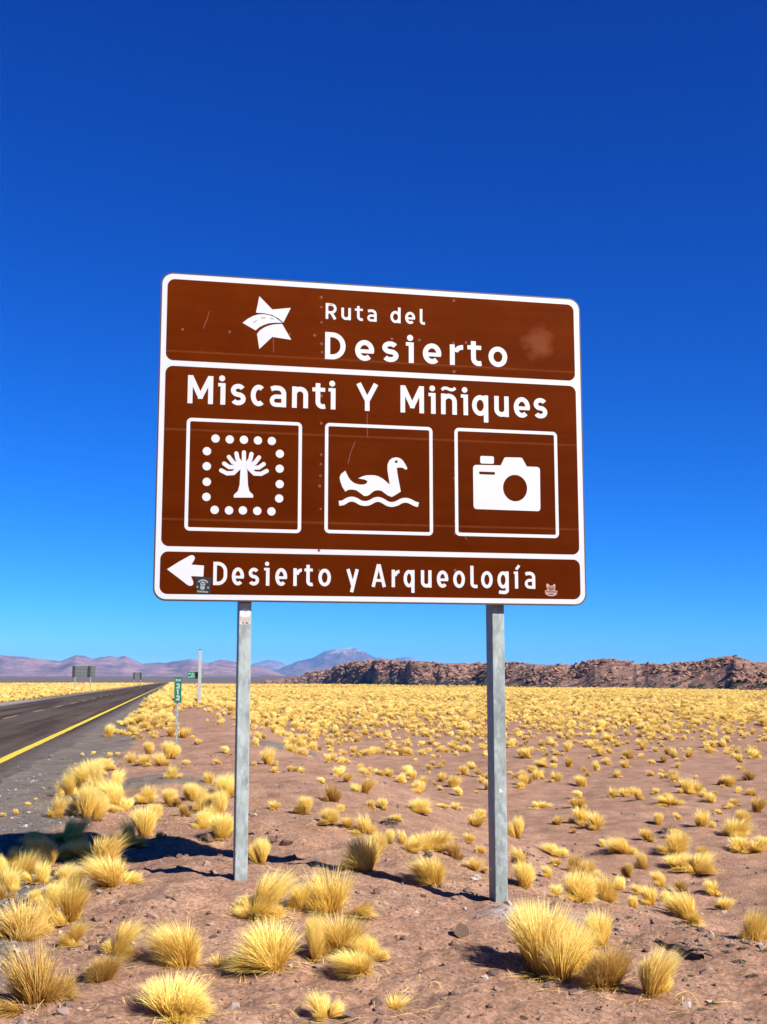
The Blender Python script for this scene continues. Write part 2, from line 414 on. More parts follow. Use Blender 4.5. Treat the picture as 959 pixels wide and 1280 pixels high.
# ================================================================ GROUND
def build_terrain():
    front = np.radians(np.arange(-30, 30.01, 0.22))
    side = np.radians(np.concatenate([np.arange(33, 327, 4.0)]))
    ang = np.concatenate([front, side]); na = len(ang)
    rad = np.concatenate([[0.4, 1.0, 1.8, 2.6, 3.4], np.geomspace(4.0, 60, 520), np.geomspace(62, 18000, 182)])
    R, A = np.meshgrid(rad, ang, indexing='ij')
    X = R * np.sin(A); Y = R * np.cos(A)
    Z = terrain(X, Y)
    V = np.stack([X, Y, Z], -1).reshape(-1, 3)
    nr = len(rad)
    i = (np.arange(nr - 1)[:, None] * na + np.arange(na)[None, :])
    j = (np.arange(nr - 1)[:, None] * na + ((np.arange(na) + 1) % na)[None, :])
    Fq = np.stack([i.ravel(), (i + na).ravel(), (j + na).ravel(), j.ravel()], 1)
    c0 = len(V); V = np.vstack([V, [[0, 0, float(terrain(0.0, 0.0))]]])
    k = np.arange(na); Ft = np.stack([np.full(na, c0), k, (k + 1) % na], 1)
    x, y = V[:, 0], V[:, 1]; u, v = to_uv(x, y); r = np.hypot(x, y)
    grav = sstep(-0.45, -1.35, u + 0.35 * fbm(v * 0.35, v * 0, 3, 77)) * sstep(-16, -11.5, u)
    grav = np.maximum(grav, 0.8 * np.exp(-((x + 3.15) ** 2 + (y - 16.3) ** 2) / 1.4))
    grav = np.maximum(grav, 0.8 * np.exp(-((x + 2.6) ** 2 / 1.8 + (y - 30.5) ** 2 / 3)))
    pale = 1.0 * np.exp(-((((x - 0.93) ** 2) / 0.075 + ((y - 7.70) ** 2) / 0.055) ** 1.5))
    pale = np.maximum(pale, 0.5 * sstep(-10.2, -11, u) * sstep(-14.5, -12.5, u) * sstep(30, 50, v) * (1 - sstep(90, 130, v)))
    straw = sstep(110, 330, r) * 0.85 * np.maximum(sstep(0.5, 6, u), sstep(-12, -17, u))
    straw = np.maximum(straw, 0.9 * sstep(150, 260, r) * np.maximum(sstep(-2.2, -0.8, u), sstep(-11, -13, u)))
    farp = sstep(900, 1500, r)
    me = mesh_np("ground", V, [Fq, Ft], {'gravel': grav, 'pale': pale, 'straw': straw, 'farplain': farp}, True)
    tag(link("ground", me, None, M_GROUND), kind='structure')
build_terrain()

def build_road():
    vs = np.concatenate([np.arange(-60, 150, 1.0), np.geomspace(150, 1000, 110)])
    us = np.array([-10.25, -10.0, -9.6, -8.2, -6.7, -5, -3.4, -3.0, -2.72, -2.42])
    U, V = np.meshgrid(us, vs)
    jit = (fbm(vs * 1.7, vs * 0 + 1, 3, 55) * 0.24)[:, None]
    U = U.copy(); U[:, -1:] += jit; U[:, :1] -= jit
    X, Y = from_uv(U, V); Z = base_z(V) + 0.006
    edge = np.clip(np.array([1.0, 0.75, 0.3, .12, .12, .12, .25, 0.6, 0.85, 1.0]), 0, 1)
    E = np.broadcast_to(edge, U.shape)
    me = mesh_np("road", np.stack([X, Y, Z], -1).reshape(-1, 3), [grid_faces(len(vs), len(us))], {'edge': E.ravel()}, True)
    road = tag(link("road", me, None, M_ASPH), kind='structure')
    w = 0.10
    U, V = np.meshgrid(np.array([-3.17 - w, -3.17 + w]), vs)
    U = U + (fbm(vs * 0.8, vs * 0 + 4, 2, 66) * 0.012)[:, None]
    X, Y = from_uv(U, V); Z = base_z(V) + 0.011
    link("edge_line", mesh_np("edge_line", np.stack([X, Y, Z], -1).reshape(-1, 3), [grid_faces(len(vs), 2)]), road, M_YELLOW)
    hl, hw = 2.3, 0.06
    q = [(-hw, -hl), (hw, -hl), (hw, hl), (-hw, hl)]
    pts = [(*from_uv(a, b), -0.0055 * b) for a, b in q]
    dm = mesh_np("centre_dash", pts, [[[0, 1, 2, 3]]]); dm.materials.append(M_DASH)
    for k in range(-4, 40):
        v = 53 + 11 * k
        o = link("centre_dash", dm, road); x, y = from_uv(-6.7, v)
        o.location = (x, y, -0.0055 * v + 0.011)
build_road()

# ================================================================ MOUNTAINS
def interp_sky(pts, px):
    pts = np.array(pts, float); return np.interp(px, pts[:, 0], pts[:, 1])
def mountain(name, sky_pts, px0, px1, R, depth, cols, seed, rough=0.25, snow=False, base_py=850):
    px = np.linspace(px0, px1, 360)
    az = np.arctan((px - W_PX / 2) / (F_PX / CP))
    prof = interp_sky(sky_pts, px)
    nd = 90
    s = np.linspace(-1.35, 1.0, nd)             # -1.35 front foot, 0 crest, 1 back foot
    A, S = np.meshgrid(az, s)
    elev = (843.2 - prof) / (F_PX / CP)          # tangent of the crest's elevation
    zc = CAM_Z + elev * R * 1.0
    foot = -6.6
    r = R + S * depth
    X = r * np.sin(A); Y = r * np.cos(A)
    hgt = (zc - foot)[None, :] * np.ones_like(A)
    fall = np.where(S < 0, 1 - np.abs(S) / 1.35, 1 - S)
    fall = np.clip(fall, 0, 1) ** 1.25
    arc = R * A
    gul = ridged(arc / (depth * 0.22) + 0.35 * fbm(S * 3, A * 30, 2, seed + 5), S * 1.6, 5, seed) - 0.55
    Z = foot + hgt * fall + hgt * rough * gul * np.clip(np.abs(S) * 2.2, 0, 1) * np.clip(fall * 3, 0, 1)
    Z = Z + hgt * 0.045 * fbm(arc / 160.0, S * 7, 5, seed + 9, 0.6)
    Z = np.where(fall <= 0, foot - 4, Z)
    at = {'h': ((Z - foot) / max(1, (zc - foot).max())).ravel(), 'scree_shade': np.clip(0.5 + 1.6 * (ridged(arc / (depth * 0.10) + 0.5 * fbm(S * 4, A * 40, 2, seed + 55), S * 1.2, 5, seed + 50, 0.6) - 0.6), 0, 1).ravel()}
    me = mesh_np(name, np.stack([X, Y, Z], -1).reshape(-1, 3), [grid_faces(nd, len(px))], at, True)
    m, nt, p = new_mat(name + "_rock"); co = coord(nt)
    n = noise(nt, co, 0.0034, 7, 0.7, 0.5); n2 = noise(nt, co, 0.012, 5, 0.7)
    c = ramp(nt, n, [(0.3, cols[0]), (0.5, cols[1]), (0.72, cols[2])])
    c = mix(nt, 0.6, c, ramp(nt, n2, [(0.3, (0.6, 0.6, 0.62)), (0.7, (1.3, 1.28, 1.26))]), 'MULTIPLY')
    c = mix(nt, 0.85, c, ramp(nt, attr(nt, 'scree_shade'), [(0.15, (0.62, 0.62, 0.66)), (0.5, (1, 1, 1)), (0.85, (1.45, 1.38, 1.32))]), 'MULTIPLY')  # streak colour paints ridge shading the frontal sun leaves out, besides pale scree
    if snow:
        mp = N(nt, 'ShaderNodeMapping'); mp.inputs['Scale'].default_value = (1, 1, 0.3); nt.links.new(co, mp.inputs[0])
        sn = math_n(nt, 'ADD', math_n(nt, 'MULTIPLY_ADD', attr(nt, 'scree_shade'), 0.35, -0.17), math_n(nt, 'ADD', attr(nt, 'h'), math_n(nt, 'MULTIPLY', math_n(nt, 'SUBTRACT', noise(nt, mp.outputs[0], 0.009, 7, 0.85), 0.5), 2.0)))
        c = mix(nt, ramp(nt, sn, [(0.84, (0, 0, 0)), (1.0, (0.62,) * 3)]), c, (0.80, 0.80, 0.82))
    nt.links.new(c, p.inputs['Base Color']); p.inputs['Roughness'].default_value = 1.0
    p.inputs['Specular IOR Level'].default_value = 0.0
    bump(nt, p, n2, 0.8, 40)
    tag(link(name, me, None, m), kind='structure')

LEFT_SKY = [(-400, 826), (-120, 818), (0, 820), (31, 822), (62, 826), (75, 827.5), (84, 824), (94, 820), (106, 821), (116, 824), (126, 821.5), (138, 820), (147, 822),
            (156, 820), (166, 825), (178, 830), (188, 829), (200, 828), (208, 829), (216, 827), (228, 826), (238, 824), (247, 826), (260, 829), (277, 825), (286, 826), (294, 827.5), (306, 830), (318, 832), (335, 836), (352, 843), (372, 849.5)]
VOLC = [(286, 850), (318, 845), (350, 836), (371, 827), (392, 822), (399, 818), (406, 814), (420, 810.6), (431, 809.8), (442, 809.6), (448, 811.5), (453, 813.5), (460, 818), (467, 821.5), (480, 825), (500, 830), (540, 838), (610, 849)]
FARR = [(300, 838), (316, 830), (326, 827), (335, 825.3), (346, 826), (352, 829), (358, 830.5), (372, 836), (420, 838), (455, 826), (470, 823), (477, 820.8), (484, 823), (491, 825.5), (498, 822), (506, 821.3), (513, 821.3), (520, 824), (527, 826.6), (560, 829), (620, 830), (900, 832), (1300, 836)]
mountain("mountain_range", LEFT_SKY, -420, 372, 9000, 2200, ((0.20, 0.115, 0.105), (0.31, 0.185, 0.165), (0.48, 0.31, 0.255)), 100, 0.48)
mountain("volcano", VOLC, 286, 610, 13000, 2600, ((0.15, 0.10, 0.10), (0.21, 0.145, 0.14), (0.31, 0.225, 0.21)), 140, 0.40, True)
mountain("far_mountains", FARR, 300, 1300, 15300, 1900, ((0.25, 0.19, 0.175), (0.32, 0.24, 0.22), (0.40, 0.31, 0.285)), 180, 0.25)

# ================================================================ ROCKY HILLS
HILL = [(300, 856), (322, 853.5), (335, 850.5), (348, 848.5), (360, 847.5), (375, 846.5), (383, 840), (400, 837.5), (415, 834), (430, 829), (440, 826), (455, 825), (468, 823.5), (485, 824), (500, 825), (520, 825.5), (540, 826), (548, 829), (560, 830), (580, 829.5), (600, 829), (618, 829), (640, 827.5),
        (660, 829), (680, 832), (700, 831), (715, 833.5), (725, 830), (735, 826.5), (750, 824), (764, 823.5), (785, 827), (800, 830), (815, 829.5), (830, 831.5), (850, 828.5), (870, 829), (885, 824.5), (905, 822), (920, 822.2), (932, 824.5), (945, 828), (959, 828.5), (1010, 824), (1080, 829), (1200, 832), (1300, 836)]
HBASE = [(300, 853.5), (335, 854.0), (430, 855.5), (520, 857.0), (612, 858.0), (700, 859.5), (959, 862.6), (1300, 866)]
def build_hills():
    px = np.linspace(300, 1300, 1000); nd = 130
    az = np.arctan((px - W_PX / 2) / (F_PX / CP))
    k = F_PX / CP
    zfoot = np.full_like(px, -5.0)
    R0 = np.zeros_like(px)
    for it in range(6):                                        # where the foot of the slope meets the plain
        R0 = (CAM_Z - zfoot) * k / (interp_sky(HBASE, px) - 843.2)
        X = R0 * np.sin(az); Y = R0 * np.cos(az); zfoot = terrain(X, Y)
    R0 = np.minimum(R0, 1100)
    R1 = R0 + 45 + 0.06 * R0
    zc = CAM_Z + (843.2 - interp_sky(HILL, px) - 1.6 * sstep(720, 420, px)) / k * R1
    s = np.concatenate([np.linspace(-0.12, 1, 105), np.linspace(1.05, 2.0, nd - 105)])
    A, S = np.meshgrid(az, s)
    r = R0[None, :] + S * (R1 - R0)[None, :]
    X = r * np.sin(A); Y = r * np.cos(A)
    Hh = (zc - zfoot)[None, :]
    f = np.where(S <= 1, sstep(-0.12, 1.12, S) ** 0.85, 1 - 0.8 * sstep(1, 2, S))
    f = f / (sstep(-0.12, 1.12, 1.0) ** 0.85) if False else f
    lump = ridged(X / 19 + 0.5 * fbm(X / 8, Y / 8, 2, 310), Y / 19, 5, 300, 0.55) - 0.6
    crag = ridged(X / 7.0 + 0.4 * fbm(X / 3, Y / 3, 2, 333), Y / 9.0, 4, 330, 0.55) - 0.6
    env = np.clip(S * 3, 0, 1)
    Z = zfoot[None, :] + Hh * f + env * (1 - 0.75 * sstep(380, 560, R0))[None, :] * (2.0 * lump + 0.7 * crag) * np.clip(1.0 - 0.75 * np.exp(-((S - 1) / 0.12) ** 2), 0, 1) * np.clip(Hh / 10, 0.15, 1.2)
    Z = np.where(S <= 0, terrain(X, Y) - 0.6, Z)
    me = mesh_np("rocky_hills", np.stack([X, Y, Z], -1).reshape(-1, 3), [grid_faces(nd, len(px))], None, False)
    hill = tag(link("rocky_hills", me, None, M_HILL), kind='structure')
    # boulders lying over the slope
    shapes = []
    for q in range(8):
        bm = bmesh.new(); bmesh.ops.create_icosphere(bm, subdivisions=1, radius=1.0)
        g = np.random.default_rng(q + 70)
        ax = [Vector(g.normal(size=3)).normalized() for _ in range(9)]
        for v in bm.verts:
            for a in ax:
                d = v.co.dot(a) - g.uniform(0.42, 0.60)
                if d > 0: v.co -= a * d
        me_b = bm_mesh("boulder", bm); me_b.materials.append(M_BOULD); shapes.append(me_b)
    g = np.random.default_rng(8)
    n = 34000
    ii = g.integers(0, len(px), n); sj = g.uniform(0.02, 0.99, n) ** 0.85
    jj = np.clip(np.searchsorted(s, sj), 1, 108)
    ok = g.random(n) < (0.05 + 0.95 * sstep(0.40, 0.60, fbm(X[jj, ii] / 24, Y[jj, ii] / 24, 3, 360) * 0.5 + 0.5 + 0.18 * (sj - 0.6))) * (0.3 + 0.7 * sstep(0.05, 0.35, sj)) + 0.25 * sstep(420, 600, R0[ii]) * sstep(0.2, 0.5, sj); ii, jj, sj = ii[ok], jj[ok], sj[ok]; n = len(ii)
    sz = 0.20 + g.pareto(2.5, n) * 0.34; sz = np.clip(sz, 0.2, 1.5) * (1 - 0.45 * sstep(0.85, 0.99, sj)) * np.clip(R0[ii] / 420, 0.9, 1.9)
    order = np.argsort(-sz / R0[ii])
    verts, tris, off = [], [], 0
    shp_v = [np.array([v.co[:] for v in m.vertices]) for m in shapes]
    shp_f = [np.array([p.vertices[:] for p in m.polygons]) for m in shapes]
    cnt = 0
    for kk in order:
        a, b = ii[kk], jj[kk]
        x, y, z = X[b, a], Y[b, a], Z[b, a]
        q = int(g.integers(8)); rz = g.uniform(0, 6.28)
        sc = np.array([g.uniform(1.2, 2.4), g.uniform(0.9, 1.5), g.uniform(0.45, 0.9)]) * sz[kk]
        tl = g.uniform(-0.6, 0.6, 2)
        if cnt < 240 and 300 < px[a] < 1000:
            o = link("boulder", shapes[q], hill); o.location = (x, y, z + 0.25 * sc[2]); o.scale = sc
            o.rotation_euler = (tl[0], tl[1], rz); cnt += 1
        else:
            Rm = np.array(Matrix.Rotation(rz, 3, 'Z') @ Matrix.Rotation(tl[0], 3, 'X') @ Matrix.Rotation(tl[1], 3, 'Y'))
            verts.append((shp_v[q] * sc) @ Rm.T + [x, y, z + 0.25 * sc[2]]); tris.append(shp_f[q] + off); off += len(shp_v[q])
    o = link("rubble", mesh_np("rubble", np.vstack(verts), [np.vstack(tris)]), hill, M_BOULD); o['kind'] = 'stuff'
    # low dark scrub at the foot and in the hollows of the rocks
    pv, pf, off = [], [], 0
    for q in range(900):
        a = int(g.integers(0, len(px))) if q > 150 else int(g.integers(130, 320)); b = int(g.integers(6, 26)) if q < 650 else int(g.integers(20, 90))
        c = np.array([X[b, a], Y[b, a], Z[b, a] + 0.2]); w = g.uniform(0.5, 1.5) * np.clip(R0[a] / 420, 0.9, 1.9)
        for t in range(26):
            d = g.normal(size=3) * [0.5, 0.5, 0.22] * w + c; e = g.normal(size=(3, 3)) * 0.22 * w
            pv.append(d + e); pf.append([off, off + 1, off + 2]); off += 3
    o = link("scrub", mesh_np("scrub", np.vstack(pv), [np.array(pf)]), None, M_SHRUB); tag(o, "low dark olive scrub along the foot of the rocky hills", "scrub", None, 'stuff')
build_hills()

# ================================================================ THE BROWN SIGN
YAW = math.radians(11.51)
S_W, S_H = 3.0, 2.227
SIGN_C = Vector((-0.04, 8.126, CAM_Z + 1.606))
US = Vector((math.cos(YAW), math.sin(YAW), 0)); NS = Vector((math.sin(YAW), -math.cos(YAW), 0))
def S(px, py):                        # photographed point -> metres on the sign's face, from its centre
    d = Vector(ray(px, py)); o = Vector((0, 0, CAM_Z))
    t = (SIGN_C - o).dot(NS) / d.dot(NS)
    p = o + d * t - SIGN_C
    return p.dot(US), p.z
class Crop:
    def __init__(s, x, y, k): s.x, s.y, s.k = x, y, k
    def __call__(s, a, b): return S(s.x + a / s.k, s.y + b / s.k)
class Flat:
    """flat shapes on a vertical face: x right, z up, lifted towards the viewer (-y)"""
    def __init__(s, lift): s.v, s.f, s.y = [], [], -lift
    def poly(s, pts, dl=0.0):
        n = len(s.v); s.v += [(p[0], s.y - dl, p[1]) for p in pts]
        area = sum(pts[i][0] * pts[(i + 1) % len(pts)][1] - pts[(i + 1) % len(pts)][0] * pts[i][1] for i in range(len(pts)))
        idx = list(range(n, n + len(pts)))
        s.f.append(idx if area > 0 else idx[::-1])
    def stroke(s, pts, w, closed=False, dl=0.0):
        P = [Vector(p) for p in pts]; n = len(P); L, R = [], []
        for i in range(n):
            a = P[i - 1] if (i or closed) else None; b = P[(i + 1) % n] if (i < n - 1 or closed) else None
            d1 = (P[i] - a).normalized() if a is not None else None; d2 = (b - P[i]).normalized() if b is not None else None
            if d1 is None: d1 = d2
            if d2 is None: d2 = d1
            t = (d1 + d2).normalized() if (d1 + d2).length > 1e-6 else d1
            k = 1.0 / max(0.5, t.dot(d1)); nrm = Vector((-t.y, t.x)) * (w / 2 * k)
            L.append(P[i] + nrm); R.append(P[i] - nrm)
        base = len(s.v); y = s.y - dl
        for a, b in zip(L, R): s.v += [(a.x, y, a.y), (b.x, y, b.y)]
        m = n if closed else n - 1
        for i in range(m):
            j = (i + 1) % n
            s.f.append([base + 2 * i + 1, base + 2 * j + 1, base + 2 * j, base + 2 * i])
    def disc(s, c, rx, rz=None, n=28, dl=0.0):
        rz = rz or rx
        s.poly([(c[0] + rx * math.cos(2 * math.pi * i / n), c[1] + rz * math.sin(2 * math.pi * i / n)) for i in range(n)], dl)
    def build(s, name, mat, parent):
        me = bpy.data.meshes.new(name); me.from_pydata(s.v, [], s.f); me.update()
        return link(name, me, parent, mat)
def rrect(x0, z0, x1, z1, r, n=8):
    out = []
    for cx, cz, a0 in ((x1 - r, z0 + r, -90), (x1 - r, z1 - r, 0), (x0 + r, z1 - r, 90), (x0 + r, z0 + r, 180)):
        for i in range(n + 1):
            a = math.radians(a0 + 90 * i / n); out.append((cx + r * math.cos(a), cz + r * math.sin(a)))
    return out
def arc(cx, cy, rx, ry, a0, a1, n=16):
    return [(cx + rx * math.cos(math.radians(a0 + (a1 - a0) * i / n)), cy + ry * math.sin(math.radians(a0 + (a1 - a0) * i / n))) for i in range(n + 1)]

def glyph(F, ch, x0, x1, b, c, s, xh=0.77):
    """one letter as strokes of width s in the box x0..x1, baseline b, capital height c"""
    h = s / 2; w = x1 - x0; X = xh * c; cx = (x0 + x1) / 2
    K = [0]
    def st(pts, ww=None, closed=False):
        F.stroke(pts, ww or s, closed, K[0] * 0.00022); K[0] += 1
    top = b + c; xt = b + X
    rx = (w - s) / 2; ry = (X - s) / 2
    if ch == 'D':
        st([(x0 + h, b), (x0 + h, top)])
        r = (w - s) * 0.72; q = min(r * 1.05, (c - s) / 2 - 0.002)
        st([(x0 + h * 1.2, b + h), (x1 - h - r, b + h)] + arc(x1 - h - r, b + h + q, r, q, -90, 0, 10)[1:] + arc(x1 - h - r, top - h - q, r, q, 0, 90, 10) + [(x0 + h * 1.2, top - h)])
    elif ch == 'R':
        st([(x0 + h, b), (x0 + h, top)])
        m = b + c * 0.42; r = (top - h - m) / 2
        st([(x0 + h * 1.2, top - h), (x1 - h - r, top - h)] + arc(x1 - h * 1.1 - r, m + r, r, r, 90, -90, 14) + [(x0 + h * 1.2, m)])
        st([(x0 + w * 0.48, m), (x1 - h * 1.1, b)], s * 1.05)
    elif ch == 'M':
        st([(x0 + h, b), (x0 + h, top)]); st([(x1 - h, b), (x1 - h, top)])
        st([(x0 + h * 1.1, top - h * 0.35), (cx, b + c * 0.24)], s * 1.02); st([(x1 - h * 1.1, top - h * 0.35), (cx, b + c * 0.24)], s * 1.02)
        F.poly([(cx - h * 1.0, b + c * 0.17), (cx + h * 1.0, b + c * 0.17), (cx + h, b + c * 0.3), (cx - h, b + c * 0.3)], 0.0011)
    elif ch == 'Y':
        st([(cx, b), (cx, b + c * 0.42)]); st([(x0 + h * 1.05, top), (cx, b + c * 0.38)], s * 1.05); st([(x1 - h * 1.05, top), (cx, b + c * 0.38)], s * 1.05)
    elif ch == 'A':
        st([(x0 + h, b), (cx - h * 0.15, top)], s * 0.98); st([(x1 - h, b), (cx + h * 0.15, top)], s * 0.98); st([(x0 + w * 0.24, b + c * 0.29), (x1 - w * 0.24, b + c * 0.29)], s * 0.85)
    elif ch == 'e':
        m = b + X * 0.46
        a0 = math.degrees(math.asin(max(-1, min(1, (m - (b + X / 2)) / ry))))
        st(arc(cx, b + X / 2, rx, ry, a0 - 4, 312, 30)); st([(x0 + h, m), (x1 - h * 0.2, m)], s * 0.78)
    elif ch == 's':
        q = (X - s) / 4
        st(arc(cx, xt - h - q, rx * 0.96, q, 28, 268, 18) + arc(cx, b + h + q, rx, q, 88, -152, 18), s * 0.98)
    elif ch == 'c':
        st(arc(cx + w * 0.04, b + X / 2, rx * 1.02, ry, 52, 308, 26))
    elif ch == 'o':
        st(arc(cx, b + X / 2, rx, ry, 0, 345, 32)[:-1], None, True)
    elif ch in 'ií':
        st([(x1 - h, b), (x1 - h, xt)]) if ch == 'i' else st([(x0 + s * 0.85, b), (x0 + s * 0.85, xt)])
        if ch == 'i':
            st([(x0, xt - h * 0.72), (x1 - s * 0.7, xt - h * 0.72)], s * 0.72); F.disc((x1 - s * 0.72, top + c * 0.005 - s * 0.38), s * 0.62)
        else:
            st([(x0, xt - h * 0.72), (x0 + s * 0.7, xt - h * 0.72)], s * 0.72)
            st([(x0 + s * 0.75, xt + c * 0.09), (x1 - h * 0.7, top + c * 0.05)], s * 0.8)
    elif ch == 'r':
        st([(x0 + h, b), (x0 + h, xt)])
        st(arc(x1 + w * 0.05, xt - X * 0.40, w * 0.58, X * 0.40 - h, 172, 88, 12), s * 0.95)
    elif ch == 't':
        cxs = x0 + w * 0.42
        r = w * 0.36
        st([(cxs, b + c * 0.93), (cxs, b + h + r)] + arc(cxs + r, b + h + r, r, r, 180, 282, 10)[1:] + [(x1 - h * 0.2, b + h + c * 0.015)])
        st([(x0, xt - h * 0.85), (x1 - w * 0.04, xt - h * 0.85)], s * 0.85)
    elif ch == 'a':
        r = min(rx, X * 0.36)
        st([(x1 - h, b), (x1 - h, xt - h - r)] + arc(x1 - h - r, xt - h - r, r, r, 0, 90, 10)[1:] + [(x0 + w * 0.30, xt - h), (x0 + w * 0.08, xt - h * 1.5)])
        hb = X * 0.58; rr = (hb - s * 0.9) / 2
        st([(x1 - h, b + hb - s * 0.42), (x0 + h + rr, b + hb - s * 0.42)] + arc(x0 + h * 0.95 + rr, b + s * 0.46 + rr, rr, rr, 90, 270, 14)[1:] + [(x1 - h * 1.6, b + s * 0.46), (x1 - h, b + s * 0.8)], s * 0.88)
    elif ch in 'nñ':
        r = min(rx, X * 0.36)
        st([(x0 + h, b), (x0 + h, xt)])
        st([(x0 + h, xt - h - r * 0.75)] + arc(x0 + h + rx, xt - h - r, rx, r, 150, 0, 16) + [(x1 - h, b)])
        if ch == 'ñ':
            q = w * 0.20; zz = xt + c * 0.17
            st([(x0 + w * 0.05, zz - c * 0.035), (x0 + w * 0.18, zz + c * 0.03), (x0 + w * 0.34, zz + c * 0.035), (x0 + w * 0.6, zz - c * 0.02), (x0 + w * 0.76, zz - c * 0.015), (x0 + w * 0.92, zz + c * 0.05)], s * 0.66)
    elif ch == 'u':
        r = min(rx, X * 0.36)
        st([(x1 - h, b), (x1 - h, xt)])
        st([(x0 + h, xt)] + arc(x0 + h + rx, b + h + r, rx, r, 180, 330, 16) + [(x1 - h, b + h + r * 0.75)])
    elif ch in 'dqg':
        st(arc(x0 + h + rx, b + X / 2, rx, ry, 8, 352, 30))
        lo = b if ch == 'd' else b - c * 0.24
        hi = top if ch == 'd' else xt
        if ch == 'g':
            r = rx * 0.8
            st([(x1 - h, xt), (x1 - h, b - c * 0.24 + h + r * .5)] + arc(x1 - h - r, b - c * 0.24 + h + r * .5, r, r * .6, 0, -90, 10)[1:] + [(x0 + w * 0.12, b - c * 0.24 + h)])
        else: st([(x1 - h, lo), (x1 - h, hi)])
    elif ch == 'l':
        r = w * 0.42
        st([(x0 + h, top), (x0 + h, b + h + r)] + arc(x0 + h + r, b + h + r, r, r, 180, 275, 10)[1:] + [(x1, b + h)])
    elif ch == 'y':
        st([(x0 + h * 0.9, xt), (cx + h * 0.1, b + c * 0.06)]); st([(x1 - h * 0.9, xt), (x0 + w * 0.42, b - c * 0.24)])
    elif ch == 'K':
        st([(x0 + h, b), (x0 + h, top)]); st([(x0 + s, b + c * .4), (x1 - h, top)]); st([(x0 + s * 1.3, b + c * .5), (x1 - h, b)])
    elif ch == 'm':
        st([(x0 + h, b), (x0 + h, xt)]); st([(x0 + h, xt - h), (cx, xt - h), (cx, b)], s * .85); st([(cx, xt - h), (x1 - h, xt - h), (x1 - h, b)], s * .85)
    elif ch == '2':
        st(arc(cx, top - h - (w - s) / 2, rx, (w - s) / 2, 165, -25, 16) + [(x0 + h * 1.1, b + h), (x1, b + h)])
    elif ch == '1':
        st([(cx, b), (cx, top)]); st([(cx, top - h), (x0 + w * .15, top - c * .2)], s * .8)

